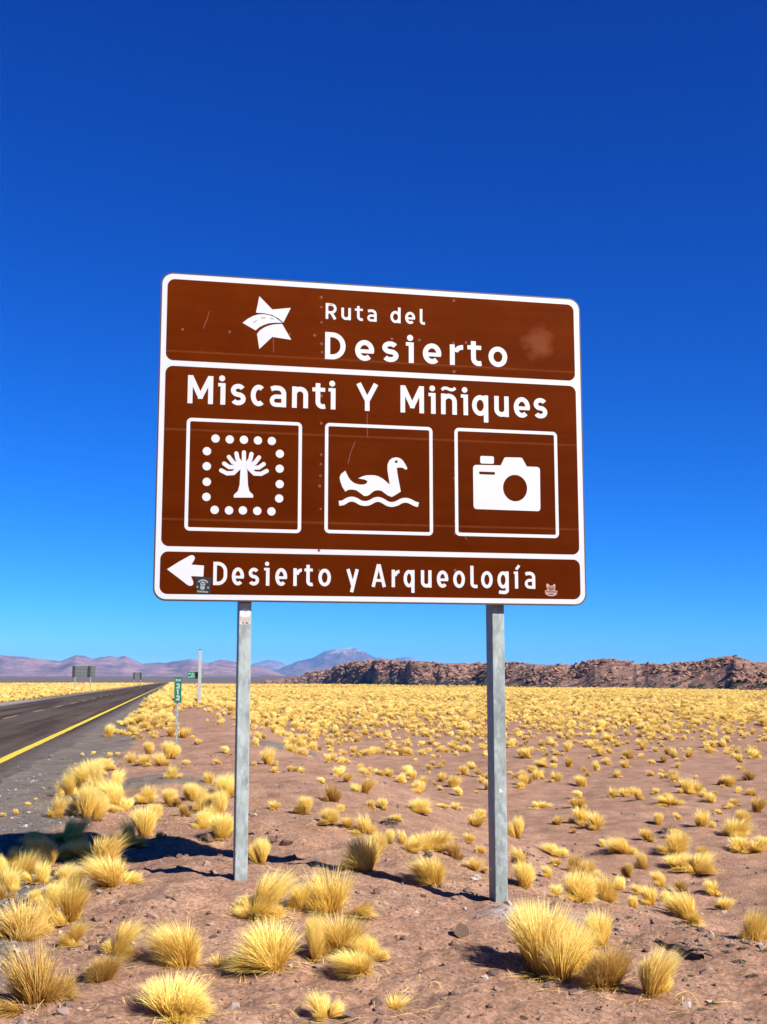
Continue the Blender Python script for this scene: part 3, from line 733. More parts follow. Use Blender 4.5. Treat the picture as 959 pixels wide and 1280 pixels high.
M_SCRATCH = simple("scratched_sheet", (0.135, 0.032, 0.007), 0.8)
def build_sign():
    root = empty("road_sign", (SIGN_C.x, SIGN_C.y, SIGN_C.z), YAW)
    tag(root, "large brown tourist sign on two galvanised posts reading Ruta del Desierto", "road sign")
    # panel : thin sheet with a dark rolled edge, posts behind it
    prof = rrect(-S_W / 2 - 0.010, -S_H / 2 - 0.010, S_W / 2 + 0.010, S_H / 2 + 0.010, 0.085, 8)
    n = len(prof); v = [(x, 0.0, z) for x, z in prof] + [(x, 0.034, z) for x, z in prof]
    f = [list(range(n)), list(range(2 * n - 1, n - 1, -1))] + [[i + n, (i + 1) % n + n, (i + 1) % n, i] for i in range(n)]
    me = bpy.data.meshes.new("panel"); me.from_pydata(v, [], f); me.update(); link("panel", me, root, M_EDGE)
    Fw = Flat(0.0015); Fw.poly(rrect(-S_W / 2, -S_H / 2, S_W / 2, S_H / 2, 0.075)); Fw.build("border", M_WHITE, root)
    def fld(tl, tr, br, bl, r=0.05):
        P = [S(*q) for q in (tl, tr, br, bl)]
        return rrect((P[0][0] + P[3][0]) / 2, (P[3][1] + P[2][1]) / 2, (P[1][0] + P[2][0]) / 2, (P[0][1] + P[1][1]) / 2, r)
    rows = [((209.9, 348), (717, 381.6), (718.6, 475.8), (207.5, 450)), ((207, 456.6), (719.5, 483), (724.2, 693.4), (201.9, 682.2)), ((201, 689), (724.6, 699.8), (726, 749.3), (199.3, 742))]
    for q in rows:
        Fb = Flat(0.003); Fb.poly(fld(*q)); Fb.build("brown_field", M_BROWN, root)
    # boxes round the pictograms
    for q in (((235.2, 524.9), (376.2, 529.6), (373.6, 663.8), (233.2, 661.8)), ((408.8, 531.6), (539, 535.2), (538.7, 667), (407.2, 664.9)), ((570.4, 537.4), (694, 541.5), (696.8, 670.8), (570.5, 667.8))):
        Fx = Flat(0.0045); Fx.stroke(fld(*q, r=0.022), 0.0235, True); Fx.build("pictogram_frame", M_WHITE, root)
    # star with a road through it
    c = Crop(295, 365, 11.99)
    Fs = Flat(0.0045)
    Fs.poly([c(*p) for p in ((350, 65), (545, 265), (822, 240), (710, 462), (640, 400), (545, 350), (430, 322), (300, 312))])
    Fs.poly([c(*p) for p in ((98, 465), (175, 405), (260, 360), (340, 338), (420, 335), (500, 350), (580, 380), (650, 430), (690, 465), (600, 462), (500, 470), (420, 495), (350, 530), (295, 578))])
    Fs.poly([c(*p) for p in ((692, 482), (830, 720), (545, 675), (350, 858), (315, 630), (360, 575), (430, 530), (510, 500), (600, 485))])
    st = Fs.build("star_emblem", M_WHITE, root)
    for a, b in (((262, 462), (315, 425)), ((380, 390), (445, 388)), ((520, 395), (562, 404))):
        Fd = Flat(0.0056); Fd.stroke([c(*a), c(*b)], 0.0085); Fd.build("road_dash", M_GREYINK, st)
    # arrow
    c = Crop(195, 685, 6.393); Fa = Flat(0.0045)
    Fa.poly([c(*p) for p in ((88, 170), (180, 112), (272, 61), (290, 57), (305, 64), (312, 80), (306, 97), (283, 133), (384, 141), (379, 229), (280, 225), (298, 268), (299, 288), (288, 301), (268, 303), (250, 294), (170, 232))])
    Fa.build("arrow", M_WHITE, root)
    # palm-like tree in a square of dots
    c = Crop(190, 510, 4.567); Ft = Flat(0.0045)
    Ft.poly([c(*p) for p in ((508, 310), (542, 310), (548, 440), (556, 475), (578, 497), (578, 512), (467, 512), (467, 497), (490, 475), (500, 440))])
    k = 1
    for pts in ([(525, 254), (525, 330)], [(482, 260), (488, 290), (510, 322)], [(439, 280), (462, 310), (508, 332)], [(412, 318), (440, 338), (500, 338)], [(395, 357), (428, 374), (465, 372), (503, 335)]):
        for mir in ((0, 1) if pts[0][0] != 525 else (0,)):
            q = [c(1050 - a if mir else a, b + (3 if mir else 0)) for a, b in pts]
            Ft.stroke(q, 0.029, False, k * 0.0002); Ft.disc(q[0], 0.0145, n=14, dl=k * 0.0002 + 0.0001); k += 1
    Ft.build("tree_pictogram", M_WHITE, root)
    Fd = Flat(0.0045)
    for p in ((363, 175), (444, 180), (525, 182), (605, 186), (684, 189), (314, 247), (313, 333), (313, 422), (311, 508), (358, 582), (440, 585), (519, 585), (601, 588), (682, 591), (726, 517), (729, 435), (729, 347), (730, 262)):
        Fd = Flat(0.0045); Fd.disc(c(*p), 0.0285); Fd.build("dot", M_WHITE, root)
    # swan on a wave
    c = Crop(390, 510, 5.641); Fs = Flat(0.0045)
    Fs.poly([c(*p) for p in ((235, 443), (245, 465), (258, 490), (272, 510), (290, 525), (310, 535), (340, 541), (370, 540), (390, 527), (389, 514), (370, 505), (325, 497), (350, 485), (380, 476), (410, 474), (440, 475), (470, 483), (500, 500), (530, 525), (548, 541), (540, 490), (532, 440), (532, 400), (545, 370), (565, 354), (595, 348), (620, 355), (640, 370), (655, 393), (672, 425), (668, 435), (655, 433), (640, 422), (615, 420), (597, 424), (605, 480), (626, 590), (595, 610), (563, 628), (535, 618), (510, 600), (490, 585), (465, 580), (440, 585), (425, 595), (405, 612), (388, 621), (365, 620), (340, 600), (310, 580), (280, 575), (255, 578), (235, 590), (215, 560), (200, 520), (194, 490), (205, 465))])
    sw = Fs.build("swan_pictogram", M_WHITE, root)
    Fe = Flat(0.0056); Fe.disc(c(594, 379), 0.0095); Fe.build("eye", M_BROWN, sw)
    Fv = Flat(0.0045)
    ctrl = [(190, 672), (220, 668), (250, 650), (280, 643), (310, 650), (342, 668), (375, 674), (408, 667), (440, 650), (470, 645), (500, 656), (532, 675), (565, 681), (600, 672), (630, 656), (660, 651), (690, 658), (720, 674), (750, 683)]
    pts = []
    for i in range(len(ctrl) - 1):
        p0 = ctrl[max(0, i - 1)]; p1 = ctrl[i]; p2 = ctrl[i + 1]; p3 = ctrl[min(len(ctrl) - 1, i + 2)]
        for t in (0, 0.33, 0.66):
            pts.append(tuple(0.5 * (2 * b + (cc - a) * t + (2 * a - 5 * b + 4 * cc - d) * t * t + (3 * b - a - 3 * cc + d) * t ** 3) for a, b, cc, d in zip(p0, p1, p2, p3)))
    pts.append(ctrl[-1])
    Fv.stroke([c(*p) for p in pts], 0.034); Fv.build("wave_pictogram", M_WHITE, root)
    # camera
    c = Crop(550, 520, 5.047); Fc = Flat(0.0045)
    Fc.poly([c(*p) for p in ((208, 328), (212, 315), (224, 309), (382, 312), (396, 285), (405, 265), (415, 261), (510, 263), (519, 268), (532, 292), (547, 319), (612, 322), (625, 327), (630, 342), (633, 582), (629, 596), (618, 601), (232, 588), (218, 584), (211, 570))])
    (fx0, fz1), (fx1, fz0) = c(253, 252), c(340, 303); Fc.poly(rrect(fx0, fz0, fx1, fz1, 0.012))
    cp = Fc.build("camera_pictogram", M_WHITE, root)
    Fl = Flat(0.0056); (a0, _), (a1, _) = c(398, 455), c(549, 455); (_, b0), (_, b1) = c(473, 538), c(473, 372)
    Fl.disc(c(473.5, 455), (a1 - a0) / 2, (b1 - b0) / 2, 40); Fl.build("lens", M_BROWN, cp)
    Fl = Flat(0.0056); (fx0, fz1), (fx1, fz0) = c(246, 351), c(347, 371); Fl.poly(rrect(fx0, fz0, fx1, fz1, 0.009)); Fl.build("slot", M_BROWN, cp)
    # lettering
    A = (395, 6.393); B = (515, 6.393); C_ = (225, 6.393); D = (365, 6.393); E = (495, 4.795); G0 = (195, 6.393); G = (335, 4.567); H = (535, 4.795)
    lines = [
        ("R", A, 75, 168), ("u", A, 200, 281), ("t", A, 308, 379), ("a", A, 407, 487), ("d", A, 592, 678), ("e", A, 710, 794), ("l", A, 827, 872)], \
        [("D", A, 70, 238), ("e", A, 310, 467), ("s", A, 525, 662), ("i", A, 716, 783), ("e", B, 84, 236), ("r", B, 300, 404), ("t", B, 440, 560), ("o", B, 609, 763)], \
        [("M", C_, 59, 267), ("i", C_, 302, 365), ("s", C_, 402, 528), ("c", C_, 559, 688), ("a", C_, 714, 851), ("n", D, -2, 131), ("t", D, 160, 271), ("i", D, 289, 350), ("Y", D, 509, 693), ("M", E, 25, 169), ("i", E, 193, 239), ("ñ", E, 268, 366), ("i", E, 387, 433), ("q", E, 454, 554), ("u", E, 587, 677), ("e", E, 704, 804), ("s", E, 822, 908)], \
        [("D", G0, 455, 571), ("e", G0, 604, 706), ("s", G0, 737, 827), ("i", G0, 861, 909), ("e", G, 40, 111), ("r", G, 143, 191), ("t", G, 206, 259), ("o", G, 286, 361), ("y", G, 446, 519), ("A", G, 589, 675), ("r", G, 704, 749), ("q", G, 772, 838), ("u", G, 871, 935), ("e", H, 51, 123), ("o", H, 149, 223), ("l", H, 252, 298), ("o", H, 316, 389), ("g", H, 414, 485), ("í", H, 512, 556), ("a", H, 577, 644)]
    spec = [((409, 398.8), (409, 379.0), (527, 406.0), 0.21), ((414, 449.3), (414, 415.4), (625, 459.0), 0.235), ((240, 504.3), (240, 469.2), (675, 523.2), 0.218), ((270, 731.4), (270, 702.3), (662, 736.0), 0.192)]
    for L, (b0, t0, b1, sw_) in zip(lines, spec):
        s0 = S(*b0); s1 = S(*b1); cap = S(*t0)[1] - s0[1]
        for ch, (ox, k), xl, xr in L:
            pl, pr = ox + xl / k, ox + xr / k
            t = (pl - b0[0]) / (b1[0] - b0[0]); py = b0[1] + t * (b1[1] - b0[1]) - 10
            xa, za = S(pl + 0.35, py); xb, _ = S(pr - 0.35, py)
            bz = s0[1] + (s1[1] - s0[1]) * t
            Fg = Flat(0.0045); glyph(Fg, ch, xa, xb, bz, cap, cap * sw_ * 0.785); Fg.build("letter", M_WHITE, root)
    # rivets pressed through the sheet
    g = np.random.default_rng(3)
    bm = bmesh.new()
    def rivet(x, z, r):
        bmesh.ops.create_cone(bm, segments=8, radius1=r, radius2=r * 0.45, depth=0.0010, cap_ends=True, matrix=Matrix.Translation((x, -0.0034, z)) @ Matrix.Rotation(math.pi / 2, 4, 'X'))
    for px, py in ((402, 372), (567, 376)):
        x, z = S(px, py)
        while z > -S_H / 2 + 0.06:
            if abs(z - 0.487) > 0.03 and abs(z + 0.845) > 0.03 and g.random() < 0.5: rivet(x + g.uniform(-0.006, 0.006), z, g.uniform(0.008, 0.013))
            z -= g.uniform(0.05, 0.085)
    for py in (412,):
        for px in range(225, 715 if py < 500 else 400, 33):
            if g.random() < 0.6:
                x, z = S(px + g.uniform(-6, 6), py + (px - 225) * 0.045); 
                if not any(abs(x - (S(q, 600)[0])) < 0.02 for q in (233, 375, 407, 540, 569, 697)): rivet(x, z, g.uniform(0.008, 0.013))
    o = link("rivets", bm_mesh("rivets", bm), root, simple("lit_rivet_brown", (0.150, 0.033, 0.006), 0.8)); o['kind'] = 'stuff'  # lighter brown paints the highlight that such flat relief lacks
    # scratches and drip marks on the brown sheet
    for pts in (((342, 416), (342, 441)), ((459, 517), (459.5, 547)), ((262, 389), (254, 411)), ((444, 552), (435, 580)), ((574, 664), (584, 675)), ((420, 480), (413, 485))):
        Fk = Flat(0.0037); a, b = [S(*q) for q in pts]; m_ = ((a[0] + b[0]) / 2 + g.uniform(-0.008, 0.008), (a[1] + b[1]) / 2)
        Fk.stroke([a, m_, b], 0.0055); Fk.build("scratch", M_SCRATCH, root)
    # stickers
    c = Crop(240, 715, 10.655); Fk = Flat(0.0048)
    Fk.poly([c(*p) for p in ((40, 65), (262, 75), (238, 296), (60, 290))]); sk = Fk.build("black_sticker", M_BLACK, root)
    Fp = Flat(0.0060); Fp.disc(c(145, 160), 0.017, 0.017); Fp.disc(c(140, 207), 0.0155, 0.016, dl=0.0003)
    Fp.stroke([c(*p) for p in ((85, 135), (110, 115), (150, 105), (190, 118), (212, 145))], 0.009)
    Fp.disc(c(72, 198), 0.006); Fp.disc(c(215, 210), 0.0065)
    for a in range(72, 200, 18): Fp.stroke([c(a, 258 + (a - 72) * 0.07), c(a + 13, 259 + (a - 72) * 0.07)], 0.011)
    fp = Fp.build("face_print", simple("pale_grey_print", (0.27, 0.29, 0.28), 0.6), sk)
    Fe = Flat(0.0066)
    for p in ((133, 155), (160, 156)): Fe.disc(c(*p), 0.0042, n=10)
    Fe.stroke([c(128, 182), c(140, 178), c(158, 183)], 0.004); Fe.build("print_detail", M_BLACK, sk)
    c = Crop(535, 695, 4.795); Fk = Flat(0.0048)
    Fk.poly([c(*p) for p in ((708, 168), (718, 165), (730, 178), (745, 178), (756, 167), (762, 172), (762, 192), (758, 205), (776, 210), (770, 232), (752, 241), (725, 241), (704, 230), (699, 208), (715, 203), (709, 185))])
    sk = Fk.build("pink_sticker", M_PINK, root)
    Fe = Flat(0.0060)
    for a, b in (((716, 190), (728, 186)), ((742, 186), (756, 190)), ((726, 203), (748, 203)), ((706, 213), (770, 216)), ((720, 196), (754, 198)), ((722, 228), (752, 230))): Fe.stroke([c(*a), c(*b)], 0.008)
    Fe.stroke([c(733, 180), c(738, 203)], 0.006, dl=0.0003)
    Fe.build("print_detail", M_BROWNINK, sk)
    # posts
    def post(x0, x1, base_py, pxc):
        gx, gy, gz = ground_at(pxc, base_py)
        zb = gz - SIGN_C.z
        w = x1 - x0; cx = (x0 + x1) / 2; d = 0.16; y0 = 0.062
        bm = bmesh.new(); add_box(bm, (cx, y0 + d / 2, (S_H / 2 - 0.1 + zb - 0.25) / 2), (w, d, S_H / 2 - 0.1 - zb + 0.25), 0.006)
        me = bm_mesh("post", bm); 
        return link("post", me, root, M_GALV), cx, y0, w
    pl = post(S(299.3, 800)[0], S(315.0, 800)[0], 1104, 300)
    pr = post(S(619.0, 800)[0], S(634.2, 800)[0], 1129, 624)
    # rails that hold the sheet off the posts
    for z in (0.80, 0.0, -0.80):
        link("rail", box_mesh("rail", (0, 0.048, z), (S_W - 0.16, 0.026, 0.07), 0.003), root, M_GALV)
    # silver label at the top of the left post
    post_o, cx, y0, w = pl
    zt = S(307, 753)[1]; zb = S(307, 780)[1]
    Fk = Flat(-(y0 - 0.0012)); Fk.poly([(cx - w / 2 + 0.004, zb), (cx + w / 2 - 0.004, zb), (cx + w / 2 - 0.004, zt), (cx - w / 2 + 0.004, zt)]); lb = Fk.build("silver_label", simple("silver_label_print", (0.50, 0.51, 0.50), 0.5), post_o)
    Fk = Flat(-(y0 - 0.0022)); Fk.disc((cx, zt - 0.066), 0.033); Fk.build("round_emblem", simple("white_label_print", (0.74, 0.77, 0.75), 0.5), lb)
    Fk = Flat(-(y0 - 0.0030)); Fk.stroke([(cx - 0.012, zt - 0.056), (cx + 0.013, zt - 0.054), (cx - 0.002, zt - 0.083)], 0.005); Fk.build("emblem_mark", M_GREYINK, lb)
    Fk = Flat(-(y0 - 0.0022)); Fk.poly([(cx - w / 2 + 0.008, zb + 0.022), (cx + w / 2 - 0.008, zb + 0.022), (cx + w / 2 - 0.008, zb + 0.052), (cx - w / 2 + 0.008, zb + 0.052)]); Fk.build("tan_band", M_TAN, lb)
    Fk = Flat(-(y0 - 0.0022)); Fk.disc((cx - 0.014, zb + 0.011), 0.006, n=10); Fk.stroke([(cx + 0.002, zb + 0.010), (cx + 0.022, zb + 0.010)], 0.008); Fk.build("label_print", M_DARKRIB, lb)
build_sign()

# ================================================================ KM MARKER
def build_marker():
    x, y, z = ground_at(221, 930)
    root = empty("kilometre_marker", (x, y, z), math.radians(6)); tag(root, "narrow green kilometre marker reading Km 212 on a thin post", "road marker")
    zt = at_depth(221, 846, y)[2] - z; zb = at_depth(221, 878.3, y)[2] - z
    w = 0.178
    bm = bmesh.new(); add_box(bm, (-0.01, 0.03, (zt - 0.05 - 0.2) / 2), (0.05, 0.03, zt - 0.05 + 0.2), 0.004); link("post", bm_mesh("post", bm), root, M_GALV)
    link("plate", box_mesh("plate", (0, 0, (zt + zb) / 2), (w, 0.012, zt - zb), 0.004), root, M_GREEN)
    for ch, a, b, zz, c, s in [('K', -0.058, -0.008, zt - 0.11, 0.058, 0.014), ('m', 0.004, 0.062, zt - 0.11, 0.058, 0.013)] + [(ch, -0.047, 0.047, zt - 0.155 - 0.145 * (i + 1) + 0.012, 0.122, 0.026) for i, ch in enumerate('212')]:
        F = Flat(0.0085); glyph(F, ch, a, b, zz, c, s, 0.8); F.build("digit" if ch in '12' else "letter", M_WHITE, root)
build_marker()

# ================================================================ TALL POST WITH GREEN SIGN
def build_sign_post():
    x, y, z = ground_at(249, 879.5)
    root = empty("signpost", (x, y, z), math.radians(8)); tag(root, "tall pale square steel post with a small green sign by the road", "signpost")
    k = y / F_PX
    zt = at_depth(249, 813, y)[2] - z
    bm = bmesh.new(); add_box(bm, (0, 0, (zt - 0.3) / 2), (0.22, 0.22, zt + 0.3), 0.01); link("post", bm_mesh("post", bm), root, simple("pale_galvanised", (0.42, 0.43, 0.43), 0.55, 0.1))
    link("cap", box_mesh("cap", (-0.02, 0, zt + 0.03), (0.16, 0.18, 0.10), 0.02), root, M_DARKRIB)
    za = at_depth(249, 840, y)[2] - z; zb = at_depth(249, 848.2, y)[2] - z
    cx = -0.30
    link("plate", box_mesh("plate", (cx, 0.17, (za + zb) / 2), (1.08, 0.02, za - zb), 0.006), root, M_GREEN)
    link("bracket", box_mesh("bracket", (0, 0.135, (za + zb) / 2), (0.16, 0.046, 0.2), 0.004), root, M_DARKRIB)
    F = Flat(-(0.17 - 0.0125))
    for row, (zz, segs) in enumerate(((0.11, ((-0.80, -0.62), (-0.56, -0.40), (-0.36, -0.22), (0.14, 0.2))), (0.0, ((-0.6, -0.46), (-0.42, -0.28), (0.14, 0.2))), (-0.11, ((-0.8, -0.68), (-0.64, -0.46), (-0.42, -0.2), (0.14, 0.2))))):
        for a, b in segs: F.stroke([(a, (za + zb) / 2 + zz), (b, (za + zb) / 2 + zz)], 0.05)
    o = F.build("lettering", simple("pale_green_print", (0.42, 0.62, 0.52), 0.5), root); o['kind'] = 'stuff'
build_sign_post()

# ================================================================ SIGNS SEEN FROM BEHIND, ACROSS THE ROAD
def back_sign(px0, px1, pt, pb, Y, label, big):
    x0, _, zt = at_depth(px0, pt, Y); x1, _, zb = at_depth(px1, pb, Y)
    cx = (x0 + x1) / 2; w = x1 - x0; gz = float(terrain(cx, Y))
    root = empty("road_sign", (cx, Y, gz), math.radians(4)); tag(root, label, "road sign")
    zt -= gz; zb -= gz
    link("panel", box_mesh("panel", (0, -0.0, (zt + zb) / 2), (w, 0.04, zt - zb), 0.01), root, M_BACK)
    for s in (-0.36, 0.30) if big else (-0.40, 0.40):
        link("post", box_mesh("post", (s * w, -0.11, (zb - 0.35) / 2), (0.12, 0.12, zb + 0.45), 0.01), root, M_GALV)
        link("beam", box_mesh("beam", (s * w + (-0.20 if big else 0.0), -0.10, (zt + zb) / 2), (0.34 if big else 0.3, 0.09, zt - zb - 0.02), 0.01), root, M_DARKRIB)
    for z in (0.2, 0.5, 0.8):
        link("rail", box_mesh("rail", (0, -0.045, zb + (zt - zb) * z), (w * 0.98, 0.05, 0.07), 0.004), root, M_BACKRIB)
    if big:
        for xx in (-0.1, 0.08): link("stiffener", box_mesh("stiffener", (w * xx, -0.043, (zt + zb) / 2), (0.06, 0.044, zt - zb - 0.04), 0.004), root, M_BACKRIB)
back_sign(91, 119.2, 832.3, 846.8, 172, "large grey back of a sign on two posts beyond the road", True)
back_sign(166.8, 177.2, 840.5, 849.8, 300, "small distant sign back with two posts at the roadside far away", False)

# ================================================================ GRASS TUFTS
def tuft_mesh(seed, n=1150, lean=0.0, clumps=4, flat=0.0, bw=0.0048, spread=46, rag=0.0):
    g = np.random.default_rng(seed)
    cc = g.normal(0, 0.125 + 0.10 * rag, (clumps, 2)); cc[0] = 0; cl = g.uniform(0.55 - 0.2 * rag, 1.05, clumps); cl[0] = 1.0
    clean = g.normal(0, 0.27 + 0.2 * rag, (clumps, 2))
    which = g.integers(0, clumps, n)
    R = 0.115
    rr = R * np.sqrt(g.random(n)); ph = g.uniform(0, 2 * np.pi, n)
    root = np.stack([rr * np.cos(ph), rr * np.sin(ph)], 1) + cc[which]
    dist = np.hypot(root[:, 0], root[:, 1])
    outd = root / np.maximum(dist, 1e-4)[:, None]
    tilt = np.clip(dist / 0.22, 0, 1.3) * np.radians(spread) * g.uniform(0.4, 1.25, n) + np.abs(g.normal(0, 0.11, n))
    skirt = g.random(n) < (0.08 + flat); tilt[skirt] = np.radians(g.uniform(58, 92, skirt.sum()))
    a = np.arctan2(outd[:, 1], outd[:, 0]) + g.normal(0, 0.45, n)
    hd = np.stack([np.cos(a), np.sin(a)], 1)
    L = g.uniform(0.50, 0.80, n) * cl[which] * (1 - 0.22 * np.clip(dist / 0.28, 0, 1)); L[skirt] *= 0.62
    long_ = g.random(n) < 0.05; L[long_] *= 1.10
    bend = g.uniform(0.05, 0.85, n)
    st = [0, 0.36, 0.72, 1.0]; wd = [0.75, 1.0, 0.66, 0.0]
    side_a = a + np.pi / 2 + g.normal(0, 0.9, n); sd = np.stack([np.cos(side_a), np.sin(side_a), np.zeros(n)], 1)
    pts = []; pos = np.stack([root[:, 0], root[:, 1], np.full(n, -0.03)], 1)
    for k in range(4):
        if k:
            seg = (st[k] - st[k - 1]) * L
            th = np.clip(tilt + bend * (st[k] ** 1.4), 0, np.radians(100))
            d = np.stack([hd[:, 0] * np.sin(th), hd[:, 1] * np.sin(th), np.cos(th)], 1)
            d[:, :2] += (clean[which] + np.array([lean, 0.0])) * st[k]
            pos = pos + d * seg[:, None]; pos[:, 2] = np.maximum(pos[:, 2], 0.008)
        pts.append(pos.copy())
    w = bw * g.uniform(0.6, 1.25, n)
    V = []
    for k in range(3): V += [pts[k] - sd * (w * wd[k])[:, None], pts[k] + sd * (w * wd[k])[:, None]]
    V.append(pts[3]); V = np.stack(V, 1).reshape(-1, 3)
    b = np.arange(n)[:, None] * 7
    Q = np.concatenate([b + [0, 1, 3, 2], b + [2, 3, 5, 4]]); T = b + [4, 5, 6]
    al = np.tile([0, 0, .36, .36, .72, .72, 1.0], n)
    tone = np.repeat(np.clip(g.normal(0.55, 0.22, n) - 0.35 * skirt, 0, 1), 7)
    ext = 1.0 / max(0.3, np.percentile(np.abs(V[:, :2]).max(1), 97) * 2)
    V[:, :2] *= ext; V[:, 2] *= 0.72 / np.percentile(V[:, 2], 99.7)
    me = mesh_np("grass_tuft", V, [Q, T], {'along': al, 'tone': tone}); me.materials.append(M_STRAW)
    return me
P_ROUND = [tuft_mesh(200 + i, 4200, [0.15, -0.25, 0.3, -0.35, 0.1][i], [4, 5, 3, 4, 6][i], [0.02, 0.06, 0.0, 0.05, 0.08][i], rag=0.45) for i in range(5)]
P_LEAN = [tuft_mesh(230 + i, 3900, [-0.45, -0.6, 0.4][i], 4, 0.10) for i in range(3)]
P_TALL = [tuft_mesh(250 + i, 4200, [-0.15, 0.12, 0.0][i], [2, 3, 2][i], 0.0, spread=26) for i in range(3)]
P_RAG = [tuft_mesh(290 + i, 1300, [0.5, -0.4, 0.25, -0.6, 0.1, 0.7][i], [2, 3, 4, 3, 5, 2][i], 0.03, 0.0095, 40, 1.0) for i in range(6)]
P_SPARSE = [tuft_mesh(270 + i, 520, 0.3 * i, 2, 0.2) for i in range(2)]

